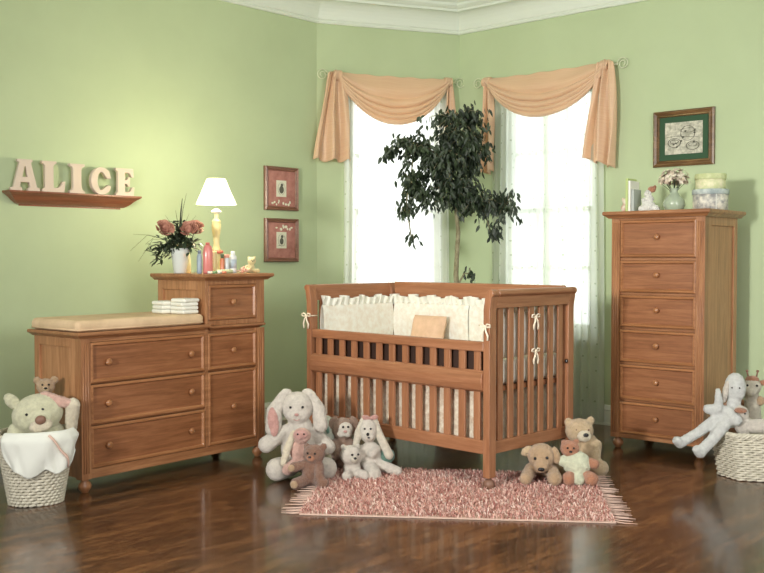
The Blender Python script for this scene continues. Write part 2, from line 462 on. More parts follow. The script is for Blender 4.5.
# ------------------------------------------------------------------ furniture helpers
def bun_foot(x, y, h, r, parent):
    p = [(r*.55, h), (r*.62, h*.93), (r*.5, h*.86), (r*.8, h*.74), (r, h*.52), (r*.95, h*.32), (r*.6, h*.12), (r*.5, 0)]
    MB().lathe(p[::-1], (x, y, 0), 20).build('foot', M['wood_z'], parent)
def knob(x, y, z, parent):
    mt = Matrix.Rotation(R(90), 3, 'X')
    MB().lathe([(.008, 0), (.008, .008), (.0165, .014), (.018, .020), (.014, .027), (.007, .029), (0.0, .0295)], (x, y, z), 16, mt).build('knob', M['bead'], parent)
def drawer(root, x0, x1, z0, z1, knobs, yf=.012, name='drawer'):
    d = MB().box(x0, x1, yf, yf+.1, z0, z1).build(name, M['panel_x'], root, bevel=.002)
    m = MB(); w = .020; y0, y1 = yf-.013, yf
    prof = [(0, 0), (0, -.008), (.006, -.013), (.013, -.013), (.017, -.006), (.020, 0)]
    # mitred moulding ring
    ring = []
    for (off, dy) in prof:
        ring.append([(x0+off, yf+dy, z0+off), (x1-off, yf+dy, z0+off), (x1-off, yf+dy, z1-off), (x0+off, yf+dy, z1-off)])
    vs = [p for r_ in ring for p in r_]; fs = []
    for k in range(len(prof)-1):
        for q in range(4): fs.append((k*4+q, k*4+(q+1) % 4, (k+1)*4+(q+1) % 4, (k+1)*4+q))
    m.add(vs, fs).build('moulding', M['bead'], d)
    for kx, kz in knobs: knob(kx, yf, kz, d)
    return d
def post(root, x0, x1, y0, y1, z0, z1):
    mb = MB(); mb.box(x0, x1, y0, y1, z0, z1)
    n = 3; w = (x1-x0-.012)/n
    for k in range(n):
        cx = x0+.006+w*(k+.5)
        mb.tube([(cx, y0, z0+.03), (cx, y0, z1-.03)], w*.22, 8)
    mb.build('corner_post', M['wood_z'], root, bevel=.0)
def side_panel(root, x, sgn, y0, y1, z0, z1, name='side_panel'):
    """frame and panel on a side; x = outer face, sgn = outward direction"""
    t = .014; xi = x-sgn*t; a, b_ = min(x, xi), max(x, xi); mb = MB(); s = .055
    mb.box(a, b_, y0, y0+s, z0, z1); mb.box(a, b_, y1-s, y1, z0, z1)
    mb.box(a, b_, y0+s, y1-s, z1-s, z1); mb.box(a, b_, y0+s, y1-s, z0, z0+s)
    xm = x-sgn*.009; a2, b2 = min(xi, xm), max(xi, xm)
    mb.box(a2, b2, y0+s, y1-s, z0+s, z1-s)
    mb.build(name, M['side'], root, bevel=.003)
def top_slab(root, x0, x1, y0, y1, z0, z1, name='top'):
    """slab with a stepped moulding beneath its edge"""
    mb = MB(); h = z1-z0
    prof = [(.028, z0), (.024, z0+h*.12), (.016, z0+h*.3), (.008, z0+h*.42), (.003, z0+h*.48), (.0, z0+h*.6), (.0, z0+h*.85), (.004, z1)]
    rings = []
    for o_, z in prof: rings.append([(x0+o_, y0+o_, z), (x1-o_, y0+o_, z), (x1-o_, y1, z), (x0+o_, y1, z)])
    vs = [p for r_ in rings for p in r_]; k = len(prof); fs = [(0, 3, 2, 1), tuple((k-1)*4+q for q in range(4))]
    for i in range(k-1):
        for q in range(4): fs.append((i*4+q, i*4+(q+1) % 4, (i+1)*4+(q+1) % 4, (i+1)*4+q))
    mb.add(vs, fs).build(name, M['wood_x'], root)

# ------------------------------------------------------------------ dresser
dr = thing('changing_dresser', 'honey oak changing dresser with raised drawer tower, along the left wall', 'dresser'); dr.matrix_world = DR
W_, Dp = 1.203, .50
MB().box(.02, 1.183, .03, Dp, .075, .785).box(.79, 1.183, .03, Dp, .785, 1.05).build('carcass', M['wood_x'], dr, bevel=.002)
post(dr, 0, .053, 0, .06, .07, .79); post(dr, 1.145, 1.203, 0, .06, .07, .775)
f = MB(); f.box(.05, 1.147, .004, .03, .07, .118); f.box(.05, .79, .004, .03, .762, .79); f.box(.767, .787, .002, .03, .118, .775)
f.box(.05, .768, .022, .032, .336, .344); f.box(.05, .768, .022, .032, .546, .552); f.box(.786, 1.147, .022, .032, .541, .549)
f.build('face_frame', M['wood_x'], dr, bevel=.002)
side_panel(dr, .004, -1, .06, Dp, .075, .79); side_panel(dr, 1.199, 1, .06, Dp, .075, 1.06)
side_panel(dr, .775, -1, .04, Dp, .815, 1.06, 'tower_side')
for z0, z1 in ((.12, .335), (.345, .545), (.553, .76)):
    drawer(dr, .054, .766, z0, z1, [(.154, (z0+z1)/2), (.67, (z0+z1)/2)])
drawer(dr, .788, 1.144, .552, .76, [(.967, .655)])
drawer(dr, .788, 1.144, .12, .54, [(.967, .33)], name='door')
top_slab(dr, -.03, .788, -.03, Dp+.01, .782, .815, 'lower_top')
top_slab(dr, 0.789, 1.2045, -.010, Dp+.01, .775, .803, 'tower_ledge')
f = MB(); f.box(.772, .79, .0, .04, .804, 1.062); f.box(1.145, 1.203, 0, .06, .804, 1.062); f.box(.79, 1.145, .004, .03, 1.036, 1.062); f.box(.79, 1.145, .004, .03, .804, .832)
f.build('tower_frame', M['wood_z'], dr, bevel=.002)
drawer(dr, .791, 1.144, .834, 1.034, [(.967, .935)])
top_slab(dr, .735, 1.25, -.04, Dp+.02, 1.060, 1.098, 'tower_top')
for x, y in ((.033, .033), (1.172, .033), (.033, Dp-.035), (1.172, Dp-.035)): bun_foot(x, y, .07, .034, dr)

pad = thing('changing_pad', 'tan padded changing mat lying on the lower top of the dresser', 'changing pad'); pad.matrix_world = DR @ Matrix.Translation((0, 0, .8155))
MB().box(-.024, .762, -.004, .49, 0, .060).build('cushion', M['pad'], pad, bevel=.027, seg=5)
pts = [(-.02+.781*a_, .002+.486*b_, .012) for a_, b_ in ((.02, 0), (.98, 0), (1, .03), (1, .97), (.98, 1), (.02, 1), (0, .97), (0, .03))]
MB().tube(pts, .005, 6, True).build('piping', M['pad'], pad)

# folded diapers: two piles
def folded(loc, rz, w, d, h, label):
    o = thing('folded_diaper', label, 'diaper', loc, rz, 'folded white diapers on the dresser')
    mb = MB(); mb.box(-w/2, w/2, -d/2, d/2, 0, h)
    mb.build('folded_cloth', M['sheet'], o, bevel=h*.46, seg=3)
pos = ['bottom', 'second', 'third', 'topmost']
for k in range(3):
    p = at(DR, 0.66+random.uniform(-.007, .007), .24, .8765+k*.0235); folded(p, R(50+random.uniform(-9, 9)), .115, .12, .0228, 'folded white diaper, %s of the left pile of three on the changing pad' % ['bottom', 'middle', 'topmost'][k])
for k in range(4):
    p = at(DR, 0.70+random.uniform(-.007, .007), .10, .8765+k*.0215); folded(p, R(50+random.uniform(-9, 9)), .115, .12, .021, 'folded white diaper, %s of the right pile of four against the drawer tower' % pos[k])

# ------------------------------------------------------------------ tall chest
ch = thing('chest_of_drawers', 'tall narrow honey oak chest with six drawers, right of the windows', 'chest of drawers'); ch.matrix_world = CH
w, d, H = .607, .507, 1.49
MB().box(.02, w-.02, .03, d, .075, 1.45).build('carcass', M['wood_z'], ch, bevel=.002)
post(ch, 0, .055, 0, .05, .07, 1.45); post(ch, w-.055, w, 0, .05, .07, 1.45)
side_panel(ch, w-.003, 1, .05, d, .075, 1.45); side_panel(ch, .003, -1, .05, d, .075, 1.45)
rows = [(.098, .298), (.316, .532), (.55, .75), (.772, .967), (.988, 1.182), (1.205, 1.432)]
f = MB(); f.box(.03, w-.03, .003, .03, .07, .096); f.box(.03, .054, .012, .03, .07, 1.45); f.box(w-.054, w-.03, .012, .03, .07, 1.45)
for k in range(5): f.box(.04, w-.04, .022, .034, rows[k][1]+.003, rows[k+1][0]-.003)
f.box(.055, w-.055, .003, .03, 1.434, 1.452); f.build('face_frame', M['wood_x'], ch, bevel=.002)
for z0, z1 in rows: drawer(ch, .057, w-.057, z0, z1, [(w/2, (z0+z1)/2+.01)])
top_slab(ch, -.045, w+.045, -.045, d+.012, 1.448, 1.49)
for x, y in ((.035, .035), (w-.035, .035), (.035, d-.035), (w-.035, d-.035)): bun_foot(x, y, .07, .034, ch)

# ------------------------------------------------------------------ crib
cr = thing('crib', 'honey brown wooden baby crib with curved sleigh ends and lowered front rail', 'crib'); cr.matrix_world = CR
Lc, Wc = 1.42, .767
def xo(z):   # outward flare of the sleigh end
    t = min(1, max(0, (z-.925)/.09)); return .012*t*t*(3-2*t)
def end_piece(side, y0, y1, z0, name, mat, th, zt=1.0, roll=.02):
    """profile in x-z swept along y; side 0 = left end, 1 = right end"""
    zs = [z0+(zt-z0)*k/14 for k in range(15)]
    outer = [(-xo(z), z) for z in zs]; inner = [(th-xo(z), z) for z in zs]
    cx, cz = -xo(zt)+th*.28, zt+.018
    arc = [(cx+roll*1.15*math.cos(a_), cz+roll*math.sin(a_)) for a_ in [R(200-q*22) for q in range(10)]]
    pl = outer+arc+inner[::-1]
    if side: pl = [(Lc-x, z) for x, z in pl]
    return MB().prism(pl, 'y', y0, y1).build(name, M[mat], cr, bevel=.003)
pw = .055; pt = .042
for side in (0, 1):
    for y0 in (0, Wc-pw):
        end_piece(side, y0, y0+pw, .066, 'post', 'crib_z', pt)
        cx = pt/2 if not side else Lc-pt/2
        cs = MB(); cs.lathe([(.008, .04), (.008, .07)], (cx, y0+pw/2, 0), 10)
        cst = cs.build('caster', M['metalgrey'], cr)
        MB().ell((cx-.002, y0+pw/2-.002, .0305), (.031, .029, .0300)).build('caster_ball', M['nosebrown'], cst)
    e = end_piece(side, pw, Wc-pw, .94, 'end_rail', 'crib_y', .028)
    x0 = .008 if not side else Lc-.036
    MB().box(x0, x0+.028, pw, Wc-pw, .185, .25).build('end_bottom_rail', M['crib_y'], cr, bevel=.004)
    for k in range(7):
        yc = pw+(Wc-2*pw)*(k+.62)/7.24
        xs = .014 if not side else Lc-.028
        MB().box(xs, xs+.014, yc-.0215, yc+.0215, .25, .945).build('end_slat', M['crib_z'], cr, bevel=.002)
# back
MB().box(pt, Lc-pt, Wc-.036, Wc-.01, .945, 1.045).build('back_rail', M['crib_x'], cr, bevel=.008)
MB().box(pt, Lc-pt, Wc-.036, Wc-.01, .185, .25).build('back_bottom_rail', M['crib_x'], cr, bevel=.004)
for k in range(13):
    xc = pt+(Lc-2*pt)*(k+.5)/13
    MB().box(xc-.021, xc+.021, Wc-.030, Wc-.016, .25, .946).build('back_slat', M['crib_z'], cr, bevel=.002)
# front drop side
MB().box(pt, Lc-pt, .004, .034, .715, .768).build('front_top_rail', M['crib_x'], cr, bevel=.008)
bp_ = [(.036, .507), (.012, .507), (-.006, .52), (-.014, .55), (-.014, .58), (-.006, .605), (.010, .618), (.036, .618)]
MB().prism(bp_, 'x', pt+.001, Lc-pt-.001).build('front_board', M['crib_x'], cr, bevel=.003)
MB().box(pt, Lc-pt, .004, .034, .185, .257).build('front_bottom_rail', M['crib_x'], cr, bevel=.004)
for k in range(13):
    xc = pt+(Lc-2*pt)*(k+.5)/13
    MB().box(xc-.022, xc+.022, .014, .028, .617, .716).build('front_upper_slat', M['crib_z'], cr, bevel=.002)
    MB().box(xc-.022, xc+.022, .012, .026, .256, .508).build('front_slat', M['crib_z'], cr, bevel=.002)
MB().box(pt, Lc-pt, .04, Wc-.04, .50, .525).build('mattress_support', M['crib_x'], cr)
for x in (Lc-.001,):
    MB().ell((Lc-.004, Wc-pw-.012, .62), (.010, .008, .012)).build('bolt', M['black'], cr)

MB().box(pt, Lc-pt, .046, .054, .60, .722).build('gap_shade_board', M['gapshade'], cr)  # added dark board, stands in for shade in the gaps between upper slats
mat_ = MB().box(.05, Lc-.05, .06, Wc-.05, .527, .665).build('crib_mattress', M['sheet'], bevel=.03, seg=4)
tag(mat_, 'white sheeted mattress inside the crib', 'mattress'); mat_.matrix_world = CR
# dust ruffle
def ruf(u, v):
    P = [(.052, .052), (Lc-.052, .052), (Lc-.052, Wc-.052), (.052, Wc-.052)]
    per = [Lc-.104, Wc-.104, Lc-.104, Wc-.104]; tot = sum(per); s = (u % 1)*tot if u < 1 else 0
    k = 0
    while s > per[k]+1e-9: s -= per[k]; k += 1
    a_ = Vector(P[k]); b_ = Vector(P[(k+1) % 4]); t = (b_-a_).normalized(); n = Vector((-t.y, t.x))
    p = a_+t*s+n*(.007*math.sin(u*tot*2*PI/.055)*(.25+.75*v)+.003*math.sin(u*tot*70)+.010)
    return (p.x, p.y, .522-.33*v)
rf = MB().grid(ruf, 420, 6, 4, .4).build('dust_ruffle', M['floral'], solid=.002)
tag(rf, 'pale floral gathered dust ruffle hanging below the crib mattress', 'dust ruffle'); rf.matrix_world = CR
# bumper
bu = thing('crib_bumper', 'cream ruffled crib bumper tied around the inside of the crib', 'crib bumper'); bu.matrix_world = CR
ins = .062
def bpath(s):   # from front-left, along left end, back, right end
    P = [Vector((ins, .06)), Vector((ins, Wc-ins)), Vector((Lc-ins, Wc-ins)), Vector((Lc-ins, .06))]
    ls = [(P[i+1]-P[i]).length for i in range(3)]; s *= sum(ls); k = 0
    while k < 2 and s > ls[k]: s -= ls[k]; k += 1
    t = (P[k+1]-P[k]).normalized(); p = P[k]+t*s; n = Vector((t.y, -t.x)); return p, n, sum(ls)
def panel(s0, s1, name):
    def fn(u, v):
        s = s0+(s1-s0)*u; p, n, tot = bpath(s)
        a_ = v*2*PI; th = .018+.006*noise.noise(Vector((s*tot*9, v*2, 3)))
        h = .122; z = .79-h*math.cos(a_)*(1 if abs(math.cos(a_)) < 1 else 1)
        puff = th*math.sin(a_)*(.9)
        return (p.x+n.x*puff, p.y+n.y*puff, z+.004*noise.noise(Vector((s*tot*14, 0, 0))))
    MB().grid(fn, 60, 16).build(name, M['creamlace'], bu)
_, _, tot = bpath(0); e1 = (Wc-.06-ins)/tot
panel(.004, e1-.006, 'end_panel'); panel(e1+.006, .5, 'back_panel'); panel(.502, 1-e1-.006, 'back_panel'); panel(1-e1+.006, .996, 'end_panel')
def frill(u, v):
    s = .003+.994*u; p, n, tt = bpath(s); q = s*tt
    amp = .022*v**.8; ph = q*2*PI/.05+1.2*noise.noise(Vector((q*5, 0, 0)))
    o_ = amp*math.sin(ph)+.006*math.sin(ph*2.3)*v
    t = Vector((-n.y, n.x)); p2 = p+n*(o_)+t*(.010*v*math.cos(ph*.9))
    return (p2.x, p2.y, .895+.062*v+.010*v*math.sin(q*40)+.006*noise.noise(Vector((q*20, v, 0))))
MB().grid(frill, 520, 6).build('frill', M['cream'], bu, solid=.002)
def bow(x, y, z, ax, sc=1.0):
    sc *= .78
    """ribbon bow; ax = direction along the face the bow lies on (unit 2D), normal points outwards"""
    t = Vector((ax[0], ax[1], 0)); n = Vector((ax[1], -ax[0], 0)); c = Vector((x, y, z))+n*.006
    mb = MB()
    def P(a_, b_, h): return c+t*a_*sc+n*b_*sc+Vector((0, 0, h*sc))
    for s in (-1, 1):
        mb.tube([P(0, 0, 0), P(s*.022, .01, .016), P(s*.043, .008, .012), P(s*.044, .004, -.004), P(s*.022, .004, -.006), P(0, 0, 0)], .0042, 6)
        mb.tube([P(0, .004, 0), P(s*.012, .012, -.03), P(s*.026, .008, -.062), P(s*.022, .006, -.092)], [.004, .005, .0055, .005], 6)
    mb.ell(P(0, .006, 0), (.008, .008, .008))
    mb.build('ribbon_bow', M['ivory'], bu)
bow(pt*.3, -.003, .85, (1, 0), 1.1); bow(Lc-pt*.5, -.003, .85, (1, 0), 1.0)
bow(Lc-.010, .40, .885, (0, 1)); bow(Lc-.010, .40, .70, (0, 1))
for yy in (0,):
    MB().tube([(-.004, -.004, .848), (pt+.004, -.004, .848), (pt+.006, .05, .848)], .003, 6).build('ribbon_tie', M['ivory'], bu)
    MB().tube([(Lc+.003, -.003, .848), (Lc-pt-.003, -.004, .848), (Lc-pt-.006, .05, .848)], .003, 6).build('ribbon_tie', M['ivory'], bu)
# pillow
def pillow(name, mat, w, h, t):
    mb = MB()
    for sg in (1, -1):
        def fn(u, v, sg=sg):
            e = max(0, (1-abs(2*u-1)**3.5)*(1-abs(2*v-1)**3.5))**.5
            return ((u-.5)*w*(1-.04*(1-abs(2*v-1))), sg*t*e, v*h)
        mb.grid(fn, 20, 20)
    return mb.build(name, mat)
p = pillow('crib_pillow', M['peach'], .27, .175, .045); tag(p, 'small peach quilted pillow leaning on the bumper inside the crib', 'pillow')
p.matrix_world = CR @ Matrix.Translation((.445, .60, .668)) @ Matrix.Rotation(R(-14), 4, 'X')

# ------------------------------------------------------------------ rug
rg = thing('shag_rug', 'pink shag rug with fringed ends on the wood floor before the crib', 'rug', (.385, 4.955, 0), R(-5.8))
RWd, RDp = 1.45, .98
MB().box(-RWd/2, RWd/2, -RDp/2, RDp/2, .001, .008).build('backing', M['rugbase'], rg)
vs = []; fs = []
CRI = CR.inverted(); RGM = Matrix.Translation((.385, 4.955, 0)) @ Matrix.Rotation(R(-5.8), 4, 'Z')
rnd = random.Random(3)
for k in range(21000):
    x = rnd.uniform(-RWd/2, RWd/2); y = rnd.uniform(-RDp/2, RDp/2)
    cw = CRI @ (RGM @ Vector((x, y, 0)))
    if any(abs(cw.x-qx) < .045 and abs(cw.y-qy) < .045 for qx in (.02, 1.40) for qy in (.0275, .74)): continue
    a_ = rnd.uniform(0, 2*PI); L_ = rnd.uniform(.012, .026); wv = rnd.uniform(.0018, .0034); lean = rnd.uniform(.3, 1.3)
    dx, dy = math.cos(a_), math.sin(a_); px_, py_ = -dy*wv, dx*wv; o = len(vs)
    for t in (0, .5, 1):
        s = L_*lean*t*t*.8; z = .006+L_*(t-.28*lean*t*t); ww = 1-.35*t
        vs.append((x+dx*s+px_*ww, y+dy*s+py_*ww, z)); vs.append((x+dx*s-px_*ww, y+dy*s-py_*ww, z+.001))
    fs += [(o, o+1, o+3, o+2), (o+2, o+3, o+5, o+4)]
pl_ = MB().add(vs, fs).build('pile', M['shag'], rg); pl_['kind'] = 'stuff'
mb = MB()
for sx in (-1, 1):
    for k in range(48):
        y = -RDp/2+RDp*(k+.5)/48+rnd.uniform(-.006, .006); x = sx*RWd/2; l = rnd.uniform(.06, .105)
        yy = y+rnd.uniform(-.02, .02)
        mb.tube([(x-sx*.01, y, .009), (x+sx*l*.4, (y+yy)/2+rnd.uniform(-.008, .008), .005), (x+sx*l, yy, .004)], [.0028, .0024, .0014], 5)
fr_ = mb.build('fringe', M['fringe'], rg); fr_['kind'] = 'stuff'

# ------------------------------------------------------------------ wall shelf, letters, pictures
sh = thing('wall_shelf', 'narrow reddish wooden wall shelf with tapered moulding, on the left wall', 'shelf'); sh.matrix_world = LW
x0, x1 = -2.475, -1.60; vs = []; fs = []
prof = [(.0, .105), (.012, .105), (.022, .098), (.022, .092), (.035, .085), (.055, .062), (.075, .05), (.082, .042), (.1, .028), (.1, .02)]
pr = [(0.085, 1.518), (.07, 1.526), (.052, 1.54), (.036, 1.556), (.02, 1.569), (.010, 1.575), (.0, 1.582), (.0, 1.592)]
rings = [[(x0+i, -.098+i*.9, z), (x1-i, -.098+i*.9, z), (x1-i, -.001, z), (x0+i, -.001, z)] for i, z in pr]
vs = [p for r_ in rings for p in r_]; k = len(pr); fs = [(0, 3, 2, 1), tuple((k-1)*4+q for q in range(4))]
for i in range(k-1):
    for q in range(4): fs.append((i*4+q, i*4+(q+1) % 4, (i+1)*4+(q+1) % 4, (i+1)*4+q))
MB().add(vs, fs).build('shelf_board', M['shelf'], sh, bevel=.001)
MB().box(x0+.1, x1-.1, -.006, -.001, 1.508, 1.5175).build('wall_cleat', M['shelf'], sh)

def flat(name, loops, depth, bev, mat):
    cu = bpy.data.curves.new(name, 'CURVE'); cu.dimensions = '2D'; cu.fill_mode = 'BOTH'; cu.extrude = depth/2; cu.bevel_depth = bev; cu.bevel_resolution = 2
    for lp in loops:
        sp = cu.splines.new('POLY'); sp.points.add(len(lp)-1); sp.use_cyclic_u = True
        for q, (x, y) in enumerate(lp): sp.points[q].co = (x, y, 0, 1)
    o = bpy.data.objects.new(name, cu); col.objects.link(o)
    me = bpy.data.meshes.new_from_object(o.evaluated_get(bpy.context.evaluated_depsgraph_get()))
    bpy.data.objects.remove(o)
    me.transform(Matrix.Rotation(R(90), 4, 'X')); me.materials.clear(); me.materials.append(mat)
    o = bpy.data.objects.new(name, me); col.objects.link(o); return o
def serif(x, w, y, up):   # helper for a flared foot
    return []
LET = {
 'A': [[(-.5, 0), (-.12, 0), (-.12, .06), (-.2, .1), (-.16, .28), (.16, .28), (.2, .1), (.12, .06), (.12, 0), (.52, 0), (.52, .07), (.42, .1), (.2, .92), (.26, .95), (.26, 1), (-.26, 1), (-.26, .95), (-.18, .92), (-.4, .1), (-.5, .07)],
       [(-.11, .42), (-.02, .80), (.04, .80), (.11, .42)]],
 'L': [[(-.42, 0), (.42, 0), (.46, .34), (.38, .34), (.32, .2), (.2, .12), (.02, .12), (0, .2), (0, .86), (.06, .93), (.12, .95), (.12, 1), (-.42, 1), (-.42, .95), (-.34, .92), (-.3, .85), (-.3, .16), (-.34, .09), (-.42, .06)]],
 'I': [[(-.3, 0), (.3, 0), (.3, .06), (.2, .1), (.16, .2), (.16, .82), (.2, .91), (.3, .95), (.3, 1), (-.3, 1), (-.3, .95), (-.2, .91), (-.16, .82), (-.16, .2), (-.2, .1), (-.3, .06)]],
 'C': [[(.44*math.cos(a_)+.02, .5+.5*math.sin(a_)) for a_ in [R(38+q*(284/28)) for q in range(29)]] +
       [(.40, .30), (.30, .34)]+[(.20*math.cos(a_)+.02, .5+.35*math.sin(a_)) for a_ in [R(300-q*(240/20)) for q in range(21)]]+[(.26, .62), (.40, .62)]],
 'E': [[(-.42, 0), (.4, 0), (.44, .3), (.36, .3), (.28, .16), (.16, .12), (-.02, .12), (-.02, .45), (.1, .45), (.16, .36), (.22, .36), (.22, .68), (.16, .68), (.1, .57), (-.02, .57), (-.02, .88), (.14, .88), (.26, .84), (.32, .72), (.4, .72), (.38, 1), (-.42, 1), (-.42, .95), (-.34, .91), (-.32, .84), (-.32, .16), (-.34, .09), (-.42, .06)]],
}
for (chx, x, wd, h) in (('A', -2.362, .165, .19), ('L', -2.186, .16, .19), ('I', -2.03, .16, .185), ('C', -1.868, .17, .175), ('E', -1.70, .15, .178)):
    loops = [[(px_*wd, py_*h*.94) for px_, py_ in lp] for lp in LET[chx]]
    o = flat('letter', loops, .022, .003, M['letter']); o.matrix_world = LW @ Matrix.Translation((x, -.05, 1.5955)) @ Matrix.Rotation(R(random.uniform(-6, 6)), 4, 'Z')
    tag(o, 'beige wooden capital letter %s standing on the wall shelf' % chx, 'letter', 'wooden letters on the wall shelf')

def picture(F, xc, z0, w, h, fw, label, mt, fm, pw_, ph, printm, inner=None, group=None):
    r_ = thing('framed_picture', label, 'picture', group=group); r_.matrix_world = F @ Matrix.Translation((xc, -.004, z0))
    prof = [(0, 0), (0, -.02), (fw*.25, -.028), (fw*.6, -.018), (fw*.8, -.022), (fw, -.012), (fw, 0)]
    vs = []; fs = []
    for o_, dy in prof: vs += [(-w/2+o_, dy, o_), (w/2-o_, dy, o_), (w/2-o_, dy, h-o_), (-w/2+o_, dy, h-o_)]
    for k in range(len(prof)-1):
        for q in range(4): fs.append((k*4+q, k*4+(q+1) % 4, (k+1)*4+(q+1) % 4, (k+1)*4+q))
    MB().add(vs, fs).build('frame', fm, r_)
    if inner:
        mb = MB(); o_ = fw*.8
        MB().tube([(-w/2+o_, -.02, o_), (w/2-o_, -.02, o_), (w/2-o_, -.02, h-o_), (-w/2+o_, -.02, h-o_)], .004, 6, True).build('gilt_edge', inner, r_)
    MB().box(-w/2+fw*.9, w/2-fw*.9, -.008, -.002, fw*.9, h-fw*.9).build('mat_board', mt, r_)
    pr_ = MB().box(-pw_/2, pw_/2, -.0105, -.0085, h/2-ph/2, h/2+ph/2).build('print', printm, r_)
    return r_, pr_
def stroke(mb, pts, r, y=-.012): mb.tube([(x, y, z) for x, z in pts], r, 5, flat=.4)
def circ(cx, cz, rx, rz, a0=0, a1=360, n=18): return [(cx+rx*math.cos(R(a0+(a1-a0)*k/n)), cz+rz*math.sin(R(a0+(a1-a0)*k/n))) for k in range(n+1)]
for (z0, lab, kind) in ((1.55, 'small framed print on pink mat, upper of two on the left wall', 0), (1.172, 'small framed print on pink mat, lower of two on the left wall', 1)):
    r_, pr_ = picture(LW, -.365, z0, .32, .318, .03, lab, M['pinkmat'], M['frame_red'], .095, .12, M['paper'], group='small pink framed prints')
    d_ = MB(); cz = .159
    d_.ell((0, -.012, cz-.008), (.022, .002, .028) if kind == 0 else (.018, .002, .024)); d_.ell((.004, -.012, cz+.026), (.012, .002, .012)); stroke(d_, circ(0, cz, .034, .046), .0012)
    if kind: stroke(d_, [(-.03, cz-.04), (.03, cz-.035)], .003)
    d_.build('drawing', M['ink'], pr_)
    d_ = MB()
    for q in range(9): 
        xx = random.uniform(-.11, .11); zz = (.05 if kind == 0 else .25)+random.uniform(-.012, .018); d_.ell((xx, -.0095, zz), (random.uniform(.006, .014), .0015, random.uniform(.006, .012)))
    d_.build('mat_decoration', M['paper'], r_)
r_, pr_ = picture(RW, 1.888, 1.822, .43, .378, .042, 'bronze framed monochrome still life on dark green mat above the tall chest', M['greenmat'], M['frame_gold'], .265, .215, M['greyprint'], M['gold'])
d_ = MB(); cz = .189
stroke(d_, circ(.03, cz+.03, .05, .05), .003); stroke(d_, circ(.03, cz+.05, .055, .014), .003)
stroke(d_, circ(-.065, cz-.03, .045, .03), .004); stroke(d_, circ(-.065, cz-.022, .03, .012), .004)
stroke(d_, circ(.065, cz-.055, .045, .028), .004); stroke(d_, circ(.065, cz-.048, .03, .012), .003)
for q in range(10): d_.ell((random.uniform(-.1, .1), -.0115, cz+random.uniform(-.06, .05)), (.008, .001, .006))
stroke(d_, [(-.12, cz+.01), (-.05, cz+.015), (.1, cz)], .0025)
d_.build('drawing', M['ink'], pr_)

# ------------------------------------------------------------------ lamp
lp = thing('table_lamp', 'lit table lamp with white cone shade and cream baluster base on the dresser tower', 'lamp', at(DR, 1.05, .28, 1.0985))
M['lampbase'] = plain('cream_ceramic', (226, 216, 158), .4, coat=.3)
M['rosering'] = plain('rose_ring', (190, 104, 88), .6, bump=.5, bscale=90)
MB().lathe([(.055, 0), (.057, .008), (.05, .016), (.03, .022), (.026, .05), (.028, .10), (.022, .128)], (0, 0, 0), 24).build('base', M['lampbase'], lp)
mb = MB()
for q in range(12): a_ = 2*PI*q/12; mb.ell((.03*math.cos(a_), .03*math.sin(a_), .138), (.013, .013, .01))
mb.build('rose_collar', M['rosering'], lp)
MB().lathe([(.024, .14), (.030, .15), (.022, .163), (.018, .19), (.021, .23), (.027, .27), (.029, .30), (.024, .315), (.028, .322), (.022, .33), (.012, .34), (.012, .40)], (0, 0, 0), 24).build('stem', M['lampbase'], lp)
MB().lathe([(.014, .37), (.03, .378), (.03, .386), (.014, .392)], (0, 0, 0), 20).build('gallery', M['white'], lp)
so = MB()
for z, rr in ((.428, .122), (.578, .054)):
    so.tube([(rr*math.cos(2*PI*q/32), rr*math.sin(2*PI*q/32), z) for q in range(32)], .0022, 6, True)
lsh = MB().lathe([(.122, .427), (.054, .58)], (0, 0, 0), 40)
lsh.f = [f_ for f_ in lsh.f if len(f_) == 4]; lsh.sm = lsh.sm[:len(lsh.f)]
lo = lsh.build('lamp_shade', M['shade'], lp, solid=.002); so.build('shade_rim', M['white'], lo)
MB().ell((0, 0, .45), (.02, .02, .03)).build('bulb', M['shade'], lp)
ld = bpy.data.lights.new('lamp_bulb_light', 'POINT'); ld.energy = 17; ld.color = (1, .88, .62); ld.shadow_soft_size = .04
lo_ = bpy.data.objects.new('lamp_bulb_light', ld); col.objects.link(lo_); lo_.location = at(DR, 1.05, .28, 1.0985+.60)
ld2 = bpy.data.lights.new('lamp_bulb_down_light', 'POINT'); ld2.energy = 9; ld2.color = (1, .88, .62); ld2.shadow_soft_size = .04
lo2 = bpy.data.objects.new('lamp_bulb_down_light', ld2); col.objects.link(lo2); lo2.location = at(DR, 1.05, .28, 1.0985+.405)

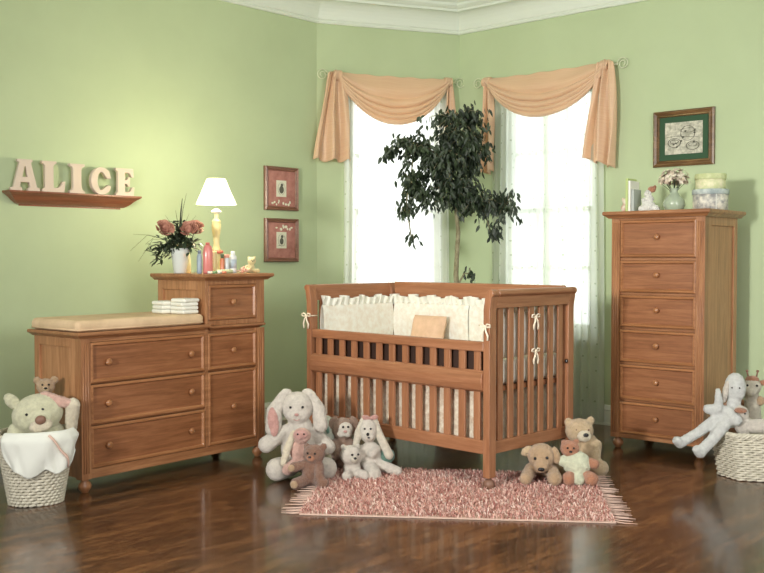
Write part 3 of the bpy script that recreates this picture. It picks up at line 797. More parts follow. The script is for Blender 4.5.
# ------------------------------------------------------------------ vases and flowers
M['vasewhite'] = plain('frosted_white_glass', (216, 222, 214), .35, coat=.3)
M['rosepetal'] = plain('dusty_rose_petal', (196, 142, 122), .8, c2=(152, 100, 82), vscale=30)
M['stemgreen'] = plain('stem_green', (52, 70, 40), .6, c2=(30, 44, 26), vscale=20)
TT = 1.0985*1.01
vp = at(DR, .813, .32, TT)
vz = thing('flower_vase', 'flared frosted white vase on the left of the dresser tower', 'vase', vp)
MB().lathe([(.0, 0), (.034, 0), (.037, .005), (.044, .06), (.052, .115), (.060, .148), (.057, .148), (.049, .115), (.040, .06), (.030, .012), (0, .01)], (0, 0, 0), 28).build('vase_body', M['vasewhite'], vz)
def rose(p, r, label, base):
    t = thing('rose', label, 'flower', p, 0, 'dusty roses in the white vase')
    mb = MB(); rn = random.Random(int(r*1e5)+len(label)); mb.ell((0, 0, 0), (r*.45, r*.45, r*.5))
    for ring, (rr, n, tilt, ht) in enumerate(((.35, 3, 15, .55), (.55, 5, 25, .5), (.75, 6, 40, .4), (.92, 7, 58, .28))):
        for k in range(n):
            a0 = 2*PI*k/n+ring*.7+rn.uniform(-.2, .2); wd = 2*PI/n*.85
            def fn(u, v, a0=a0, wd=wd, rr=rr, tilt=tilt, ht=ht):
                a_ = a0+(u-.5)*wd*(1-.35*(1-v)); rad = r*rr*(.55+.5*v**1.2)+r*.10*v**3
                return (rad*math.cos(a_), rad*math.sin(a_), r*(-.5+(ht+.5)*v**.8-.10*(2*u-1)**2*v+.2*(1 if v > .9 else 0)*0))
            mb.grid(fn, 6, 6)
    mb.uv = None
    o = mb.build('bloom', M['rosepetal'], t, solid=.0015); o.rotation_euler = (R(55), 0, R(rn.uniform(-30, 30)))
    b_ = Vector(base)-Vector(p); MB().tube([(0, 0, -.01), b_*.5+Vector((0, 0, .01)), b_], .003, 6).build('stem', M['stemgreen'], t)
inb = vp+Vector((0, 0, .06))
rose(at(DR, .664, .25, 1.368), .052, 'dusty rose bloom at the left of the flower vase', inb+Vector((-.01, 0, 0)))
rose(at(DR, .795, .20, 1.368), .050, 'middle one of the three dusty roses in the white vase, closest to the viewer', inb+Vector((.01, -.01, 0)))
rose(at(DR, .870, .24, 1.376), .048, 'dusty rose bloom at the right of the flower vase, next to the lamp', inb+Vector((.02, 0, 0)))
def leafshape(mb, base, d, up, L_, w_, fold=.2):
    d = Vector(d).normalized(); s = d.cross(Vector(up)); s = s.normalized() if s.length > 1e-3 else d.orthogonal().normalized(); n = s.cross(d)
    b_ = Vector(base); P = lambda t, q, h=0: b_+d*L_*t+s*w_*q+n*h*L_
    mb.add([P(0, 0), P(.3, .42, .05), P(.3, -.42, .05), P(.3, 0, -.03*fold*5), P(.65, .36, .0), P(.65, -.36, .0), P(.65, 0, -.06*fold*5), P(1, 0, -.12)],
           [(0, 3, 1), (0, 2, 3), (3, 6, 4, 1), (3, 2, 5, 6), (6, 7, 4), (6, 5, 7)], True)
gl = thing('leafy_spray', 'dark green leafy spray around the roses in the white vase', 'foliage', vp+Vector((0, 0, .10)))
mb = MB(); st = MB(); rn = random.Random(5)
# three lobes: centre clump, drooping left branch, small right clump (local x follows the camera's right)
for (cx, cz, sx, sz, n) in ((.0, .10, .045, .07, 120), (-.045, .06, .05, .05, 60), (-.10, .055, .05, .03, 45), (-.115, .0, .02, .04, 25), (.06, .07, .04, .03, 40), (.02, .16, .03, .04, 30)):
    for k in range(n):
        c = Vector((cx+rn.gauss(0, sx*.6), rn.gauss(-.01, .03), cz+rn.gauss(0, sz*.6)))
        d = Vector((c.x*4+rn.uniform(-.5, .5), rn.uniform(-1, .6), rn.uniform(-.7, .5)))
        leafshape(mb, c, d, (0, 0, 1), rn.uniform(.035, .060), rn.uniform(.018, .028))
for e in ((0, 0, .15), (-.12, -.01, .05), (.07, -.01, .08), (-.12, 0, -.02)):
    st.tube([(0, 0, -.05), (e[0]*.4, e[1], .05), e], .0025, 5)
mb.build('leaves', M['leaf'], gl); st.build('stems', M['stemgreen'], gl)
gr = thing('grass_blades', 'long thin grass blades fanning out of the white flower vase', 'foliage', vp+Vector((0, 0, .10)))
mb = MB()
for (ex, ez, r_) in ((.045, .37, .002), (.02, .34, .006), (-.02, .27, .002), (.06, .25, .0015), (-.08, .24, .0015), (.10, .24, .0015), (.0, .22, .0015)):
    mb.tube([(0, 0, -.05), (ex*.15, -.01, ez*.4), (ex*.5, -.015, ez*.75), (ex, -.02, ez)], [r_, r_, r_*.9, r_*.3], 5)
for (ex, ez) in ((-.27, .13), (-.24, -.03), (-.29, .03), (-.20, .07)):
    mb.tube([(0, 0, -.05), (ex*.3, -.01, .10), (ex*.65, -.015, .125 if ez > 0 else .10), (ex, -.02, ez)], [.0012, .0012, .001, .0005], 5)
mb.build('blades', M['stemgreen'], gr)

# ------------------------------------------------------------------ toiletries on the tower
def bottle(name, label, x, y, prof, c, cap=None, capc=(230, 230, 220), flat_=1.0, group=None):
    t = thing(name, label, 'bottle', at(DR, x, y, TT), R(47.3-30), group)
    o = MB().lathe(prof, (0, 0, 0), 22).build('bottle_body', plain(name+'_plastic', c, .3, coat=.4), t); o.scale = (1, flat_, 1)
    if cap: MB().lathe(cap, (0, 0, 0), 18).build('cap', plain(name+'_cap', capc, .35), t)
    return t
G_ = 'baby toiletries on the dresser tower'
bottle('lotion_bottle', 'wide pale yellow bottle beside the flower vase', .862, .34, [(0, 0), (.036, 0), (.037, .01), (.034, .08), (.026, .125), (.018, .14), (.016, .15), (0, .151)], (226, 222, 172), None, group=G_)
bottle('lotion_bottle', 'slim grey blue bottle between the yellow and the pink bottle', .827, .14, [(0, 0), (.015, 0), (.016, .01), (.015, .10), (.011, .115), (0, .118)], (150, 166, 178), [(.010, .116), (.010, .135), (0, .136)], (120, 132, 146), group=G_)
t = bottle('shampoo_bottle', 'tall rounded pink bottle in front of the lamp', .862, .105, [(0, 0), (.026, 0), (.029, .01), (.028, .08), (.029, .12), (.023, .155), (.012, .168), (0, .17)], (214, 128, 120), [(.012, .166), (.012, .18), (0, .181)], (206, 110, 100), .7, group=G_)
mb = MB()
for q in range(6): mb.ell((.027, .004, .04+q*.016), (.003, .004, .005))
mb.build('black_lettering', M['black'], t)
bottle('powder_bottle', 'yellow cylindrical bottle right of the pink bottle', .922, .13, [(0, 0), (.020, 0), (.021, .01), (.021, .115), (.017, .13), (0, .132)], (226, 214, 156), None, group=G_)
bottle('oil_bottle', 'small orange bottle with dark green cap on the dresser tower', 0.952, .085, [(0, 0), (.013, 0), (.0135, .006), (.0135, .08), (.009, .09), (0, .091)], (206, 128, 92), [(.0105, .09), (.0105, .112), (0, .113)], (70, 88, 62), group=G_)
bottle('cream_bottle', 'small grey white bottle with pink cap on the dresser tower', 0.984, .085, [(0, 0), (.0165, 0), (.017, .006), (.017, .085), (.015, .092), (0, .093)], (198, 206, 208), [(.0165, .092), (.0165, .112), (0, .113)], (222, 160, 140), group=G_)
t = bottle('powder_bottle', 'white bottle with blue grey label, rightmost beside the pale yellow bear', 1.030, .085, [(0, 0), (.0215, 0), (.0225, .008), (.0225, .095), (.018, .106), (0, .108)], (224, 228, 226), [(.011, .106), (.013, .112), (.012, .13), (0, .131)], (236, 238, 232), group=G_)
MB().lathe([(.0228, .03), (.0228, .082)], (0, 0, 0), 20).build('label_band', plain('blue_grey_label', (176, 190, 200), .5), t)
rt = thing('rattle', 'small green and white striped rattle lying before the bottles', 'rattle', at(DR, .865, .025, TT+.008), R(40))
for k, c in enumerate(((236, 236, 222), (120, 160, 110), (236, 232, 214), (220, 150, 120))):
    MB().tube([(-.055+k*.03, 0, 0), (-.027+k*.03, 0, 0)], .008, 10).build('band', plain('rattle_band', c, .4), rt)
rt2 = thing('folded_washcloth', 'small rolled green and cream washcloth before the bottles', 'washcloth', at(DR, .93, .035, TT+.012), R(35))
MB().tube([(-.05, 0, 0), (.05, 0, 0)], .0115, 12).build('cloth_roll', plain('mint_cloth', (206, 218, 176), .9, bump=.4), rt2)

# ------------------------------------------------------------------ soft toys
P_ = {}
for k, c in dict(white=(226, 218, 204), offwhite=(226, 218, 198), mint=(208, 214, 196), brown=(142, 102, 78), tan=(198, 166, 128), gold=(212, 186, 146), orange=(190, 130, 94),
                 pink=(216, 164, 152), blush=(232, 188, 170), greybrown=(160, 132, 112), green=(232, 230, 194), yellow=(238, 226, 170), paleg=(228, 232, 200), teal=(96, 140, 122), grey=(226, 228, 222), cream=(240, 228, 200)).items():
    P_[k] = plush('plush_'+k, c)
def face_rz(x, y): return -math.atan2(x, y)
def eyes(root, pts, r, U, m='black'):
    for p in pts: MB().ell([c*U for c in p], (r*U, r*U*.8, r*U)).build('eye', M[m], root)
def part(root, name, prims, m, U, vox=.006, fuzz=.0012): return fuse(name, prims, P_[m] if m in P_ else M[m], root, vox, fuzz, 90, U)
def toy(name, label, cat, x, y, z=0, extra=0, group=None, tilt=(0, 0)):
    t = thing(name, label, cat, (x, y, z), face_rz(x, y)+R(extra), group); t.rotation_euler = (R(tilt[0]), R(tilt[1]), t.rotation_euler.z); return t
GL = 'soft toys on the floor left of the crib'; GRt = 'soft toys on the floor right of the crib'
U = 1/183
# big white bunny  (units: image-scale, x right, y depth, z up)
t = toy('plush_bunny', 'largest white plush bunny with long pink lined ears, sitting between dresser and crib', 'soft toy', -.475, 5.36, 0, 0, GL)
part(t, 'body', [('e', (4, 0, 30), (19, 14, 26)), ('e', (2, -3, 70), (16, 14, 16)), ('e', (2, -10, 64), (12, 8, 9)), ('e', (4, -2, 50), (13, 12, 12)),
     ('c', (-10, -2, 46), (-29, -8, 34), 7, 8.5), ('c', (18, -2, 44), (32, -6, 30), 7, 8),
     ('c', (-6, -6, 12), (-18, -22, 12), 11, 11.5), ('c', (14, -6, 12), (30, -22, 12), 10, 11)], 'white', U, .008)
part(t, 'ear', [('e', (-9, 0, 84), (6, 4, 5)), ('c', (-12, 0, 82), (-21, -3, 66), 5, 8), ('c', (-21, -3, 66), (-22, -6, 50), 8, 8.5)], 'white', U)
part(t, 'ear', [('e', (12, 0, 84), (6, 4, 5)), ('c', (15, 0, 82), (23, -3, 68), 5, 7), ('c', (23, -3, 68), (25, -6, 52), 7, 7.5)], 'white', U)
part(t, 'inner_ear', [('e', (-22, -11, 57), (5.6, 3.2, 15), (-8, -6, 0))], 'pink', U)
eyes(t, [(-5, -16, 72), (7, -16.5, 72)], 1.35, U)
MB().ell((1*U, -18.6*U, 65*U), (2.2*U, 1.2*U, 1.6*U)).build('nose', P_['pink'], t)
MB().tube([(-2*U, -18*U, 60.5*U), (1*U, -18.6*U, 59*U), (4*U, -18*U, 60.5*U)], .0022, 6).build('mouth', P_['pink'], t)
# mint toy with leaf marks behind
t = toy('plush_lamb', 'pale mint plush with teal leaf marks behind the brown bear and big bunny', 'soft toy', -.325, 5.50, .012, 0, GL)
part(t, 'body', [('e', (0, 4, 38), (14, 11, 17)), ('e', (3, 0, 16), (13, 11, 15))], 'mint', U)
part(t, 'leaf_mark', [('e', (-3, -8.2, 43), (2.2, 1.6, 5), (0, 18, 0))], 'teal', U, .0035); part(t, 'leaf_mark', [('e', (3, -7.8, 42), (2.2, 1.6, 5), (0, -18, 0))], 'teal', U, .0035)
part(t, 'tummy_patch', [('e', (6, -6, 18), (8, 7, 12))], 'green', U)
# pink bunny
t = toy('plush_bunny', 'small pink faced plush bunny with trailing beige ears, on the big bunny lap', 'soft toy', -.455, 5.20, .035, 0, GL)
part(t, 'body', [('e', (2, 4, 26), (9, 7, 13)), ('e', (5, 0, 40), (9, 8, 7.5)), ('c', (-3, 0, 12), (-9, -6, 8), 5, 5.5), ('c', (6, 0, 12), (10, -5, 8), 5, 5)], 'blush', U, .005)
part(t, 'ear', [('c', (-3, 2, 42), (-9, -2, 28), 3, 4), ('c', (-9, -2, 28), (-13, -4, 14), 4, 3)], 'cream', U, .004)
part(t, 'face_patch', [('e', (4, -6, 42), (7, 4, 5.5))], 'pink', U, .004)
eyes(t, [(1, -9.6, 43), (7, -9.6, 43)], .9, U)
# brown bear
UC = 1/205
t = toy('teddy_bear', 'brown teddy bear slumped in front of the big white bunny', 'soft toy', -.365, 5.12, 0, -20, GL)
part(t, 'body', [('e', (0, 0, 17), (12, 10, 16)), ('e', (3, -3, 36), (12, 10, 10.5)), ('e', (-6, -2, 44), (3.6, 2.6, 3.6)), ('e', (13, -1, 44), (4, 3, 4)),
     ('c', (-8, -4, 24), (-17, -12, 22), 5, 5.5), ('c', (9, -4, 24), (12, -12, 14), 5, 5.5), ('c', (-4, -4, 8), (-12, -18, 6), 6.5, 6.5), ('c', (6, -2, 8), (16, -12, 7), 6.5, 7)], 'brown', UC, .006)
part(t, 'muzzle', [('e', (2, -11, 33), (5, 3.5, 4))], 'orange', UC, .004)
part(t, 'paw_pad', [('e', (-12.5, -23.4, 6), (4.4, 1.8, 4.4))], 'tan', UC, .004); part(t, 'paw_pad', [('e', (-18, -16.4, 22), (4, 2, 4))], 'tan', UC, .004)
eyes(t, [(-1, -12.4, 38), (7, -12.2, 38)], 1.2, UC); MB().ell((2*UC, -14.6*UC, 34.5*UC), (1.8*UC, 1*UC, 1.3*UC)).build('nose', M['black'], t)
# grey brown bunny behind
U2 = 1/178
t = toy('plush_bunny', 'grey brown plush bunny with white face beside the crib leg', 'soft toy', -.225, 5.50, .012, 0, GL)
part(t, 'body', [('e', (0, 0, 18), (12, 10, 18)), ('e', (1, -2, 41), (12, 9, 11)), ('c', (-8, -4, 26), (-6, -12, 16), 4.5, 5), ('c', (9, -4, 26), (8, -12, 16), 4.5, 5)], 'greybrown', U2)
part(t, 'ear', [('e', (-9, -2, 46), (5, 3, 8), (0, 25, 0))], 'greybrown', U2); part(t, 'ear', [('e', (12, -2, 46), (5, 3, 8), (0, -25, 0))], 'greybrown', U2)
part(t, 'face', [('e', (3, -8, 41), (8, 4, 7.5)), ('e', (-1, -9, 37), (4, 3.4, 4)), ('e', (6, -9.5, 37), (4, 3.4, 4))], 'white', U2, .005)
eyes(t, [(1, -12.2, 44), (6, -12.2, 44)], 1.2, U2); MB().ell((3.2*U2, -12.8*U2, 39.5*U2), (2*U2, 1*U2, 1.4*U2)).build('nose', P_['pink'], t)
# white long eared bunny
t = toy('plush_bunny', 'slim white plush bunny with long hanging ears and pink bow, sitting at the rug edge', 'soft toy', -.065, 5.38, 0, 0, GL)
part(t, 'body', [('e', (0, 0, 18), (12, 10, 17)), ('e', (-2, -2, 46), (9.5, 9, 12.5)), ('e', (-2, -8, 42), (6.5, 5, 6)), ('c', (-8, -5, 28), (-16, -12, 14), 4.2, 5),
     ('c', (8, -3, 12), (27, -8, 6), 6, 5), ('c', (0, -8, 10), (4, -20, 5), 7, 7.5), ('c', (7, -4, 28), (2, -12, 24), 4, 4.5)], 'white', U, .006)
part(t, 'ear', [('c', (-7, 0, 56), (-11.5, -3, 44), 3.4, 4.2), ('c', (-11.5, -3, 44), (-14.5, -5, 32), 4.2, 3.4)], 'offwhite', U, .005)
part(t, 'ear', [('c', (4, 0, 57), (9, -3, 42), 3.4, 4.2), ('c', (9, -3, 42), (19, -7, 22), 4.2, 4.6)], 'offwhite', U, .005)
part(t, 'shorts', [('e', (17, 0, 20), (8, 7, 8))], 'teal', U, .005)
part(t, 'bow', [('e', (-4, -3, 59), (5, 3, 2.6), (0, 15, 0)), ('e', (4, -3, 59.5), (4.5, 3, 2.6), (0, -15, 0))], 'pink', U, .004)
eyes(t, [(-5.5, -10, 49), (.5, -10.4, 49)], 1.1, U); MB().ell((-2.4*U, -13.2*U, 44*U), (1.5*U, 1*U, 1.8*U)).build('nose', M['black'], t)
MB().ell((-1.6*U, -12.8*U, 40.5*U), (1.3*U, .8*U, .9*U)).build('mouth', M['black'], t)
# little white bear
t = toy('teddy_bear', 'little white teddy bear leaning against the slim white bunny', 'soft toy', -.172, 5.30, 0, 10, GL)
part(t, 'body', [('e', (0, -2, 24), (10.5, 9, 10)), ('e', (-7, 0, 32), (3, 2.4, 3)), ('e', (7, 0, 32), (3, 2.4, 3)), ('e', (2, 2, 10), (9, 8, 10)), ('c', (-2, -4, 6), (-6, -12, 5), 5, 5), ('c', (6, -4, 6), (12, -12, 5), 5, 5.5)], 'white', U, .005)
part(t, 'muzzle', [('e', (2, -10.5, 21.5), (4, 3, 3.4))], 'offwhite', U, .004)
eyes(t, [(0, -11, 26), (6, -10.6, 26)], 1.2, U); MB().ell((2.4*U, -13.6*U, 22.8*U), (1.6*U, 1*U, 1.2*U)).build('nose', M['black'], t)

# right: lying tan dog
U3 = 1/188
t = toy('plush_dog', 'tan plush dog lying on the rug with floppy ears and front paws forward', 'soft toy', .845, 5.17, .012, 0, GRt)
part(t, 'body', [('e', (3, 26, 13), (15, 20, 13)), ('e', (0, 4, 20), (11, 12, 12)), ('e', (0, -3, 27), (14, 12, 12.5)), ('e', (0, -12, 19), (7.5, 7, 7.5)),
     ('c', (-10, 4, 12), (-15, -14, 6), 6.5, 6.5), ('c', (10, 4, 12), (13, -14, 7), 6.5, 7.5), ('c', (13, 34, 7), (20, 22, 6), 7, 6)], 'tan', U3, .006)
part(t, 'ear', [('e', (-14, -2, 31), (7, 4, 4.5), (0, -35, 0))], 'gold', U3, .005)
part(t, 'ear', [('e', (14, -4, 28), (4.5, 4, 9), (0, -14, 0))], 'tan', U3, .005)
eyes(t, [(-6, -13.8, 26), (5.5, -13.8, 27)], 1.6, U3); MB().ell((0, -19.4*U3, 16.5*U3), (3.4*U3, 1.6*U3, 2*U3)).build('nose', M['black'], t)
# big bear
t = toy('teddy_bear', 'big golden teddy bear sitting at the right corner of the crib', 'soft toy', 1.11, 5.45, 0, 12, GRt); UB = 1/215
part(t, 'body', [('e', (8, 2, 24), (17, 14, 24)), ('e', (-2, -2, 51), (17, 14, 15)), ('e', (-15, 0, 61), (5, 3.4, 5.5)), ('e', (12, 0, 63), (5, 3.4, 5.5)),
     ('c', (18, -4, 34), (14, -14, 22), 7, 7), ('c', (-6, -4, 34), (-12, -12, 22), 6, 6), ('c', (14, -6, 10), (20, -18, 9), 9, 10), ('c', (-2, -6, 10), (-12, -16, 9), 9, 9)], 'gold', UB, .007)
part(t, 'muzzle', [('e', (1, -15, 47), (8.5, 6, 7))], 'cream', UB, .005)
eyes(t, [(-8, -14.2, 54), (6.5, -14.6, 54)], 1.0, UB, 'nosebrown'); MB().ell((1.8*UB, -21.2*UB, 49*UB), (3.4*UB, 1.8*UB, 2.4*UB)).build('nose', M['black'], t)
# small brown bear in mint suit
t = toy('teddy_bear', 'small orange brown teddy bear in pale mint suit on the big bear lap', 'soft toy', 1.03, 5.15, .012, 0, GRt)
part(t, 'body', [('e', (0, 0, 18), (10, 9, 12)), ('e', (-7, -1, 34), (9.5, 8.5, 8.5)), ('e', (-13, 0, 40), (3, 2.4, 3)), ('e', (-1, 0, 41), (3, 2.4, 3)),
     ('c', (-4, -4, 8), (-8, -12, 6), 6.5, 7), ('c', (8, -4, 8), (14, -12, 7), 6.5, 7), ('c', (8, 0, 22), (17, -3, 20), 5, 5)], 'orange', U3, .005)
part(t, 'suit', [('e', (0, -1, 19), (14, 12, 13)), ('c', (-8, -1, 24), (-14, -4, 22), 5.4, 5.4), ('c', (0, -4, 11), (2, -12, 6), 6, 6)], 'paleg', U3, .005)
eyes(t, [(-9, -9, 36), (-3, -9, 36)], 1.1, U3); MB().ell((-6*U3, -9.6*U3, 32.5*U3), (1.6*U3, 1*U3, 1.2*U3)).build('nose', M['black'], t)

# ------------------------------------------------------------------ baskets
def basket(label, loc, rz, shape, h, taper, rows, handles, stakes=30, group='white wicker baskets'):
    t = thing('wicker_basket', label, 'basket', loc, rz, group)
    def Rr(a_, z): 
        k = taper+(1-taper)*z/h; x, y = shape(a_); return Vector((x*k, y*k, z))
    mb = MB(); n = stakes*2
    for q in range(rows):
        z = .008+(h-.02)*q/(rows-1); pts = []
        for i in range(stakes*4):
            a_ = 2*PI*i/(stakes*4); p = Rr(a_, z); o_ = .0045*math.cos(a_*stakes/1+PI*q)
            nn = Vector((p.x, p.y, 0)).normalized(); pts.append(p+nn*o_+Vector((0, 0, .002*math.sin(a_*stakes+PI*q))))
        mb.tube(pts, (h/rows)*.50, 6, True)
    mb.build('woven_side', M['wicker'], t)
    mb = MB()
    for i in range(stakes): a_ = 2*PI*(i+.5)/stakes; mb.tube([Rr(a_, .005), Rr(a_, h)], .0045, 6)
    mb.build('stakes', M['wicker'], t)
    mb = MB()
    for ph in (0, 2*PI/3, 4*PI/3):
        pts = []
        for i in range(180):
            a_ = 2*PI*i/180; p = Rr(a_, h); nn = Vector((p.x, p.y, 0)).normalized(); b_ = a_*26+ph
            pts.append(p+nn*(.009*math.cos(b_))+Vector((0, 0, .004+.009*math.sin(b_))))
        mb.tube(pts, .0075, 6, True)
    mb.build('braided_rim', M['wicker'], t)
    mb = MB(); ring = [Rr(2*PI*i/48, .006) for i in range(48)]
    mb.add(ring+[Vector((0, 0, .006))], [(i, (i+1) % 48, 48) for i in range(48)]); mb.build('bottom', M['wicker'], t)
    for a_ in handles:
        p = Rr(a_, h); nn = Vector((p.x, p.y, 0)).normalized(); tt = Vector((-nn.y, nn.x, 0)); hb = MB()
        for o_ in (-.006, .006):
            hb.tube([p+nn*.012+tt*.07*math.cos(b_)+Vector((0, 0, -.01+.055*math.sin(b_)))+nn*(.02*math.sin(b_)+o_*math.cos(b_*4)) for b_ in [PI*q/16 for q in range(17)]], .0075, 7)
        hb.build('handle', M['wicker'], t)
    return t, Rr
def sup(a_, rx, ry, e=.62):
    c, s = math.cos(a_), math.sin(a_); return (rx*math.copysign(abs(c)**e, c), ry*math.copysign(abs(s)**e, s))
def octo(a_, rx, ry):
    k = PI/4; b_ = (a_+k/2) % k-k/2; r_ = math.cos(k/2)/math.cos(b_)*1.0
    return (rx*r_*math.cos(a_)*1.08, ry*r_*math.sin(a_)*1.08)
lb = (-1.705, 4.80, 0)
bl, Rl = basket('white wicker basket of toys beside the changing dresser', lb, R(20), lambda a_: sup(a_, .178, .165, .8), .335, .68, 22, (PI,))
rb = (2.15, 5.42, 0)
br_, Rr_ = basket('white wicker basket of toys at the right edge, beside the tall chest', rb, R(22), lambda a_: octo(a_, .325, .225), .245, .86, 18, ())
# towel over left basket
tw = thing('towel', 'white terry towel with pink trim draped over the basket by the dresser', 'towel', lb, R(20))
def twf(u, v, off=.016):
    a_ = R(226+112*u); hh = .335
    if v < .22:
        s = v/.22; p = Rl(a_, hh); nn = Vector((p.x, p.y, 0)).normalized()
        return p*1+nn*(-.05+.066*s)+Vector((0, 0, -.01+.042*math.sin(s*PI*.55)+.0))+nn*.0
    s = (v-.22)/.78; e = .205-.10*(2*u-1)**2+.02*math.sin(u*9)+.012*math.sin(u*23)
    z = hh+.025-s*e; p = Rl(a_, min(z, hh)); nn = Vector((p.x, p.y, 0)).normalized()
    return Vector((p.x, p.y, z))+nn*(off+.016*math.sin(min(1, s*4)*PI/2)+.010*math.sin(u*15+s*4)*s+.005*math.sin(u*34-s*5)*s)
MB().grid(twf, 50, 40).build('cloth', M['towel'], tw, solid=.006)
mb = MB(); pts = []
for q in range(30):
    s = q/29; pts.append(Vector(twf(.50+.34*s, .24+.70*s))+(Vector(twf(.50+.34*s, .24+.70*s))*Vector((1, 1, 0))).normalized()*.005)
mb.tube(pts, .014, 6, flat=.35); mb.build('pink_trim', M['pinktrim'], tw)
# green dog in basket
Ub = 1/195
t = toy('plush_dog', 'pale green plush dog with brown nose peering over the towel in the left basket', 'soft toy', -1.665, 4.82, .245, 0, None, (0, -13))
part(t, 'body', [('e', (0, 4, 8), (24, 20, 24)), ('e', (2, -4, 38), (24, 18, 19)), ('e', (4, -17, 33), (12, 10, 10)), ('c', (-20, 0, 26), (-26, -6, 14), 9, 9)], 'green', Ub, .008)
part(t, 'ear', [('e', (-17, -4, 55), (6, 5, 10), (0, -28, 0))], 'green', Ub, .006)
part(t, 'ear', [('c', (12, -4, 52), (24, -8, 44), 5.5, 6), ('c', (24, -8, 44), (34, -12, 40), 6, 4)], 'blush', Ub, .006)
part(t, 'arm', [('c', (28, -2, 16), (35, -10, 38), 6, 7)], 'cream', Ub, .006)
part(t, 'muzzle', [('e', (3, -23, 29), (11, 7, 7))], 'cream', Ub, .006)
eyes(t, [(-7, -20.4, 42), (8, -20.6, 43)], 1.3, Ub); MB().ell((4*Ub, -29*Ub, 35*Ub), (5*Ub, 3.2*Ub, 4.4*Ub)).build('nose', M['nosebrown'], t)
# small bear on top
t = toy('teddy_bear', 'tiny tan teddy bear perched behind the green dog in the left basket', 'soft toy', -1.715, 4.98, .475, 0)
part(t, 'body', [('e', (0, 2, -6), (13, 9, 14)), ('e', (0, -2, 14), (9, 8, 8)), ('e', (-8, 0, 20), (4, 2.6, 4)), ('e', (8.5, 0, 20), (4, 2.6, 4))], 'tan', Ub, .005)
part(t, 'muzzle', [('e', (0, -9, 12), (4, 3, 3))], 'gold', Ub, .004)
eyes(t, [(-3, -9.2, 16.5), (3, -9.2, 16.5)], 1.1, Ub); MB().ell((0, -12*Ub, 13.4*Ub), (1.6*Ub, 1*Ub, 1.2*Ub)).build('nose', M['black'], t)
MB().tube([(8*Ub*math.cos(2*PI*q/20), (8*Ub*math.sin(2*PI*q/20))-.005, 6*Ub) for q in range(20)], .004, 6, True).build('ribbon', P_['teal'], t)
# right basket toys
Uc = 1/182
t = toy('plush_lamb', 'white long legged plush lamb hanging over the left rim of the right basket', 'soft toy', 1.875, 5.33, .185, 0)
part(t, 'body', [('e', (4, 0, 27), (11, 10, 11)), ('e', (9, 3, 56), (10.5, 10, 15)), ('e', (8, 2, 42), (7, 7, 8)), ('c', (-1, -4, 33), (-16, -8, 35), 6, 5), ('c', (2, -6, 34), (10, -12, 26), 5, 6),
     ('c', (-4, -4, 28), (-26, -12, 11), 6.5, 5), ('c', (-26, -12, 11), (-42, -16, 1), 5, 5), ('c', (-42, -16, 1), (-45, -21, 4), 5.5, 4.5),
     ('c', (2, -8, 24), (-12, -18, 6), 6.5, 5.5), ('c', (-12, -18, 6), (-23, -20, -6), 5.5, 5.5), ('c', (-23, -20, -6), (-26, -24, -3), 6, 4.5), ('c', (-6, -8, 36), (-7, -9, 54), 5, 2.6)], 'grey', Uc, .006)
part(t, 'ear', [('e', (0, -2, 52), (3.4, 5, 12), (0, 12, 0))], 'white', Uc, .005)
eyes(t, [(6, -6.4, 57), (13, -6.4, 57)], .8, Uc)
t = toy('plush_giraffe', 'white and orange plush giraffe with long neck standing in the right basket', 'soft toy', 2.085, 5.47, .13, 0)
part(t, 'body', [('c', (0, 2, 10), (-2, 0, 52), 10, 7.5), ('e', (-2, -3, 64), (9, 9, 9)), ('e', (-3, -11, 60), (6, 6, 5))], 'offwhite', Uc, .006)
part(t, 'crown_patch', [('e', (-2, -2, 71), (7, 7, 4))], 'orange', Uc, .005)
for sx in (-1, 1):
    part(t, 'ear', [('e', (-2+sx*10, 0, 68), (5, 2.6, 3), (0, sx*-20, 0))], 'orange', Uc, .004)
    h_ = MB(); h_.tube([((-2+sx*4)*Uc, 0, 74*Uc), ((-2+sx*5)*Uc, 0, 79*Uc)], .0045); h_.ell(((-2+sx*5)*Uc, 0, 79.5*Uc), (.008, .008, .008)); h_.build('horn', M['nosebrown'], t)
part(t, 'mane_spot', [('e', (6, -4, 50), (4, 4, 5))], 'tan', Uc, .004)
eyes(t, [(-6.5, -11, 66), (2.5, -11, 66)], 1.2, Uc)
t = toy('plush_duck', 'white plush duck with orange bill lying in the middle of the right basket', 'soft toy', 1.965, 5.30, .225, 0)
part(t, 'body', [('e', (0, 0, 12), (9, 9, 10)), ('e', (-3, -2, 24), (8, 8, 8)), ('c', (8, -2, 12), (26, -6, 14), 7, 7)], 'white', Uc, .005)
part(t, 'bill', [('e', (-3, -10, 28), (6, 6, 2.6))], 'orange', Uc, .004)
eyes(t, [(-6, -8.6, 25), (1, -8.8, 25)], .9, Uc)
t = toy('plush_bear', 'orange brown plush bear tucked behind the duck in the right basket', 'soft toy', 2.06, 5.58, .17, 0)
part(t, 'body', [('e', (-6, 0, 22), (15, 10, 20)), ('e', (-6, -4, 36), (9, 8, 8))], 'orange', Uc, .006)
eyes(t, [(-9, -11.4, 38), (-3, -11.4, 38)], 1, Uc)

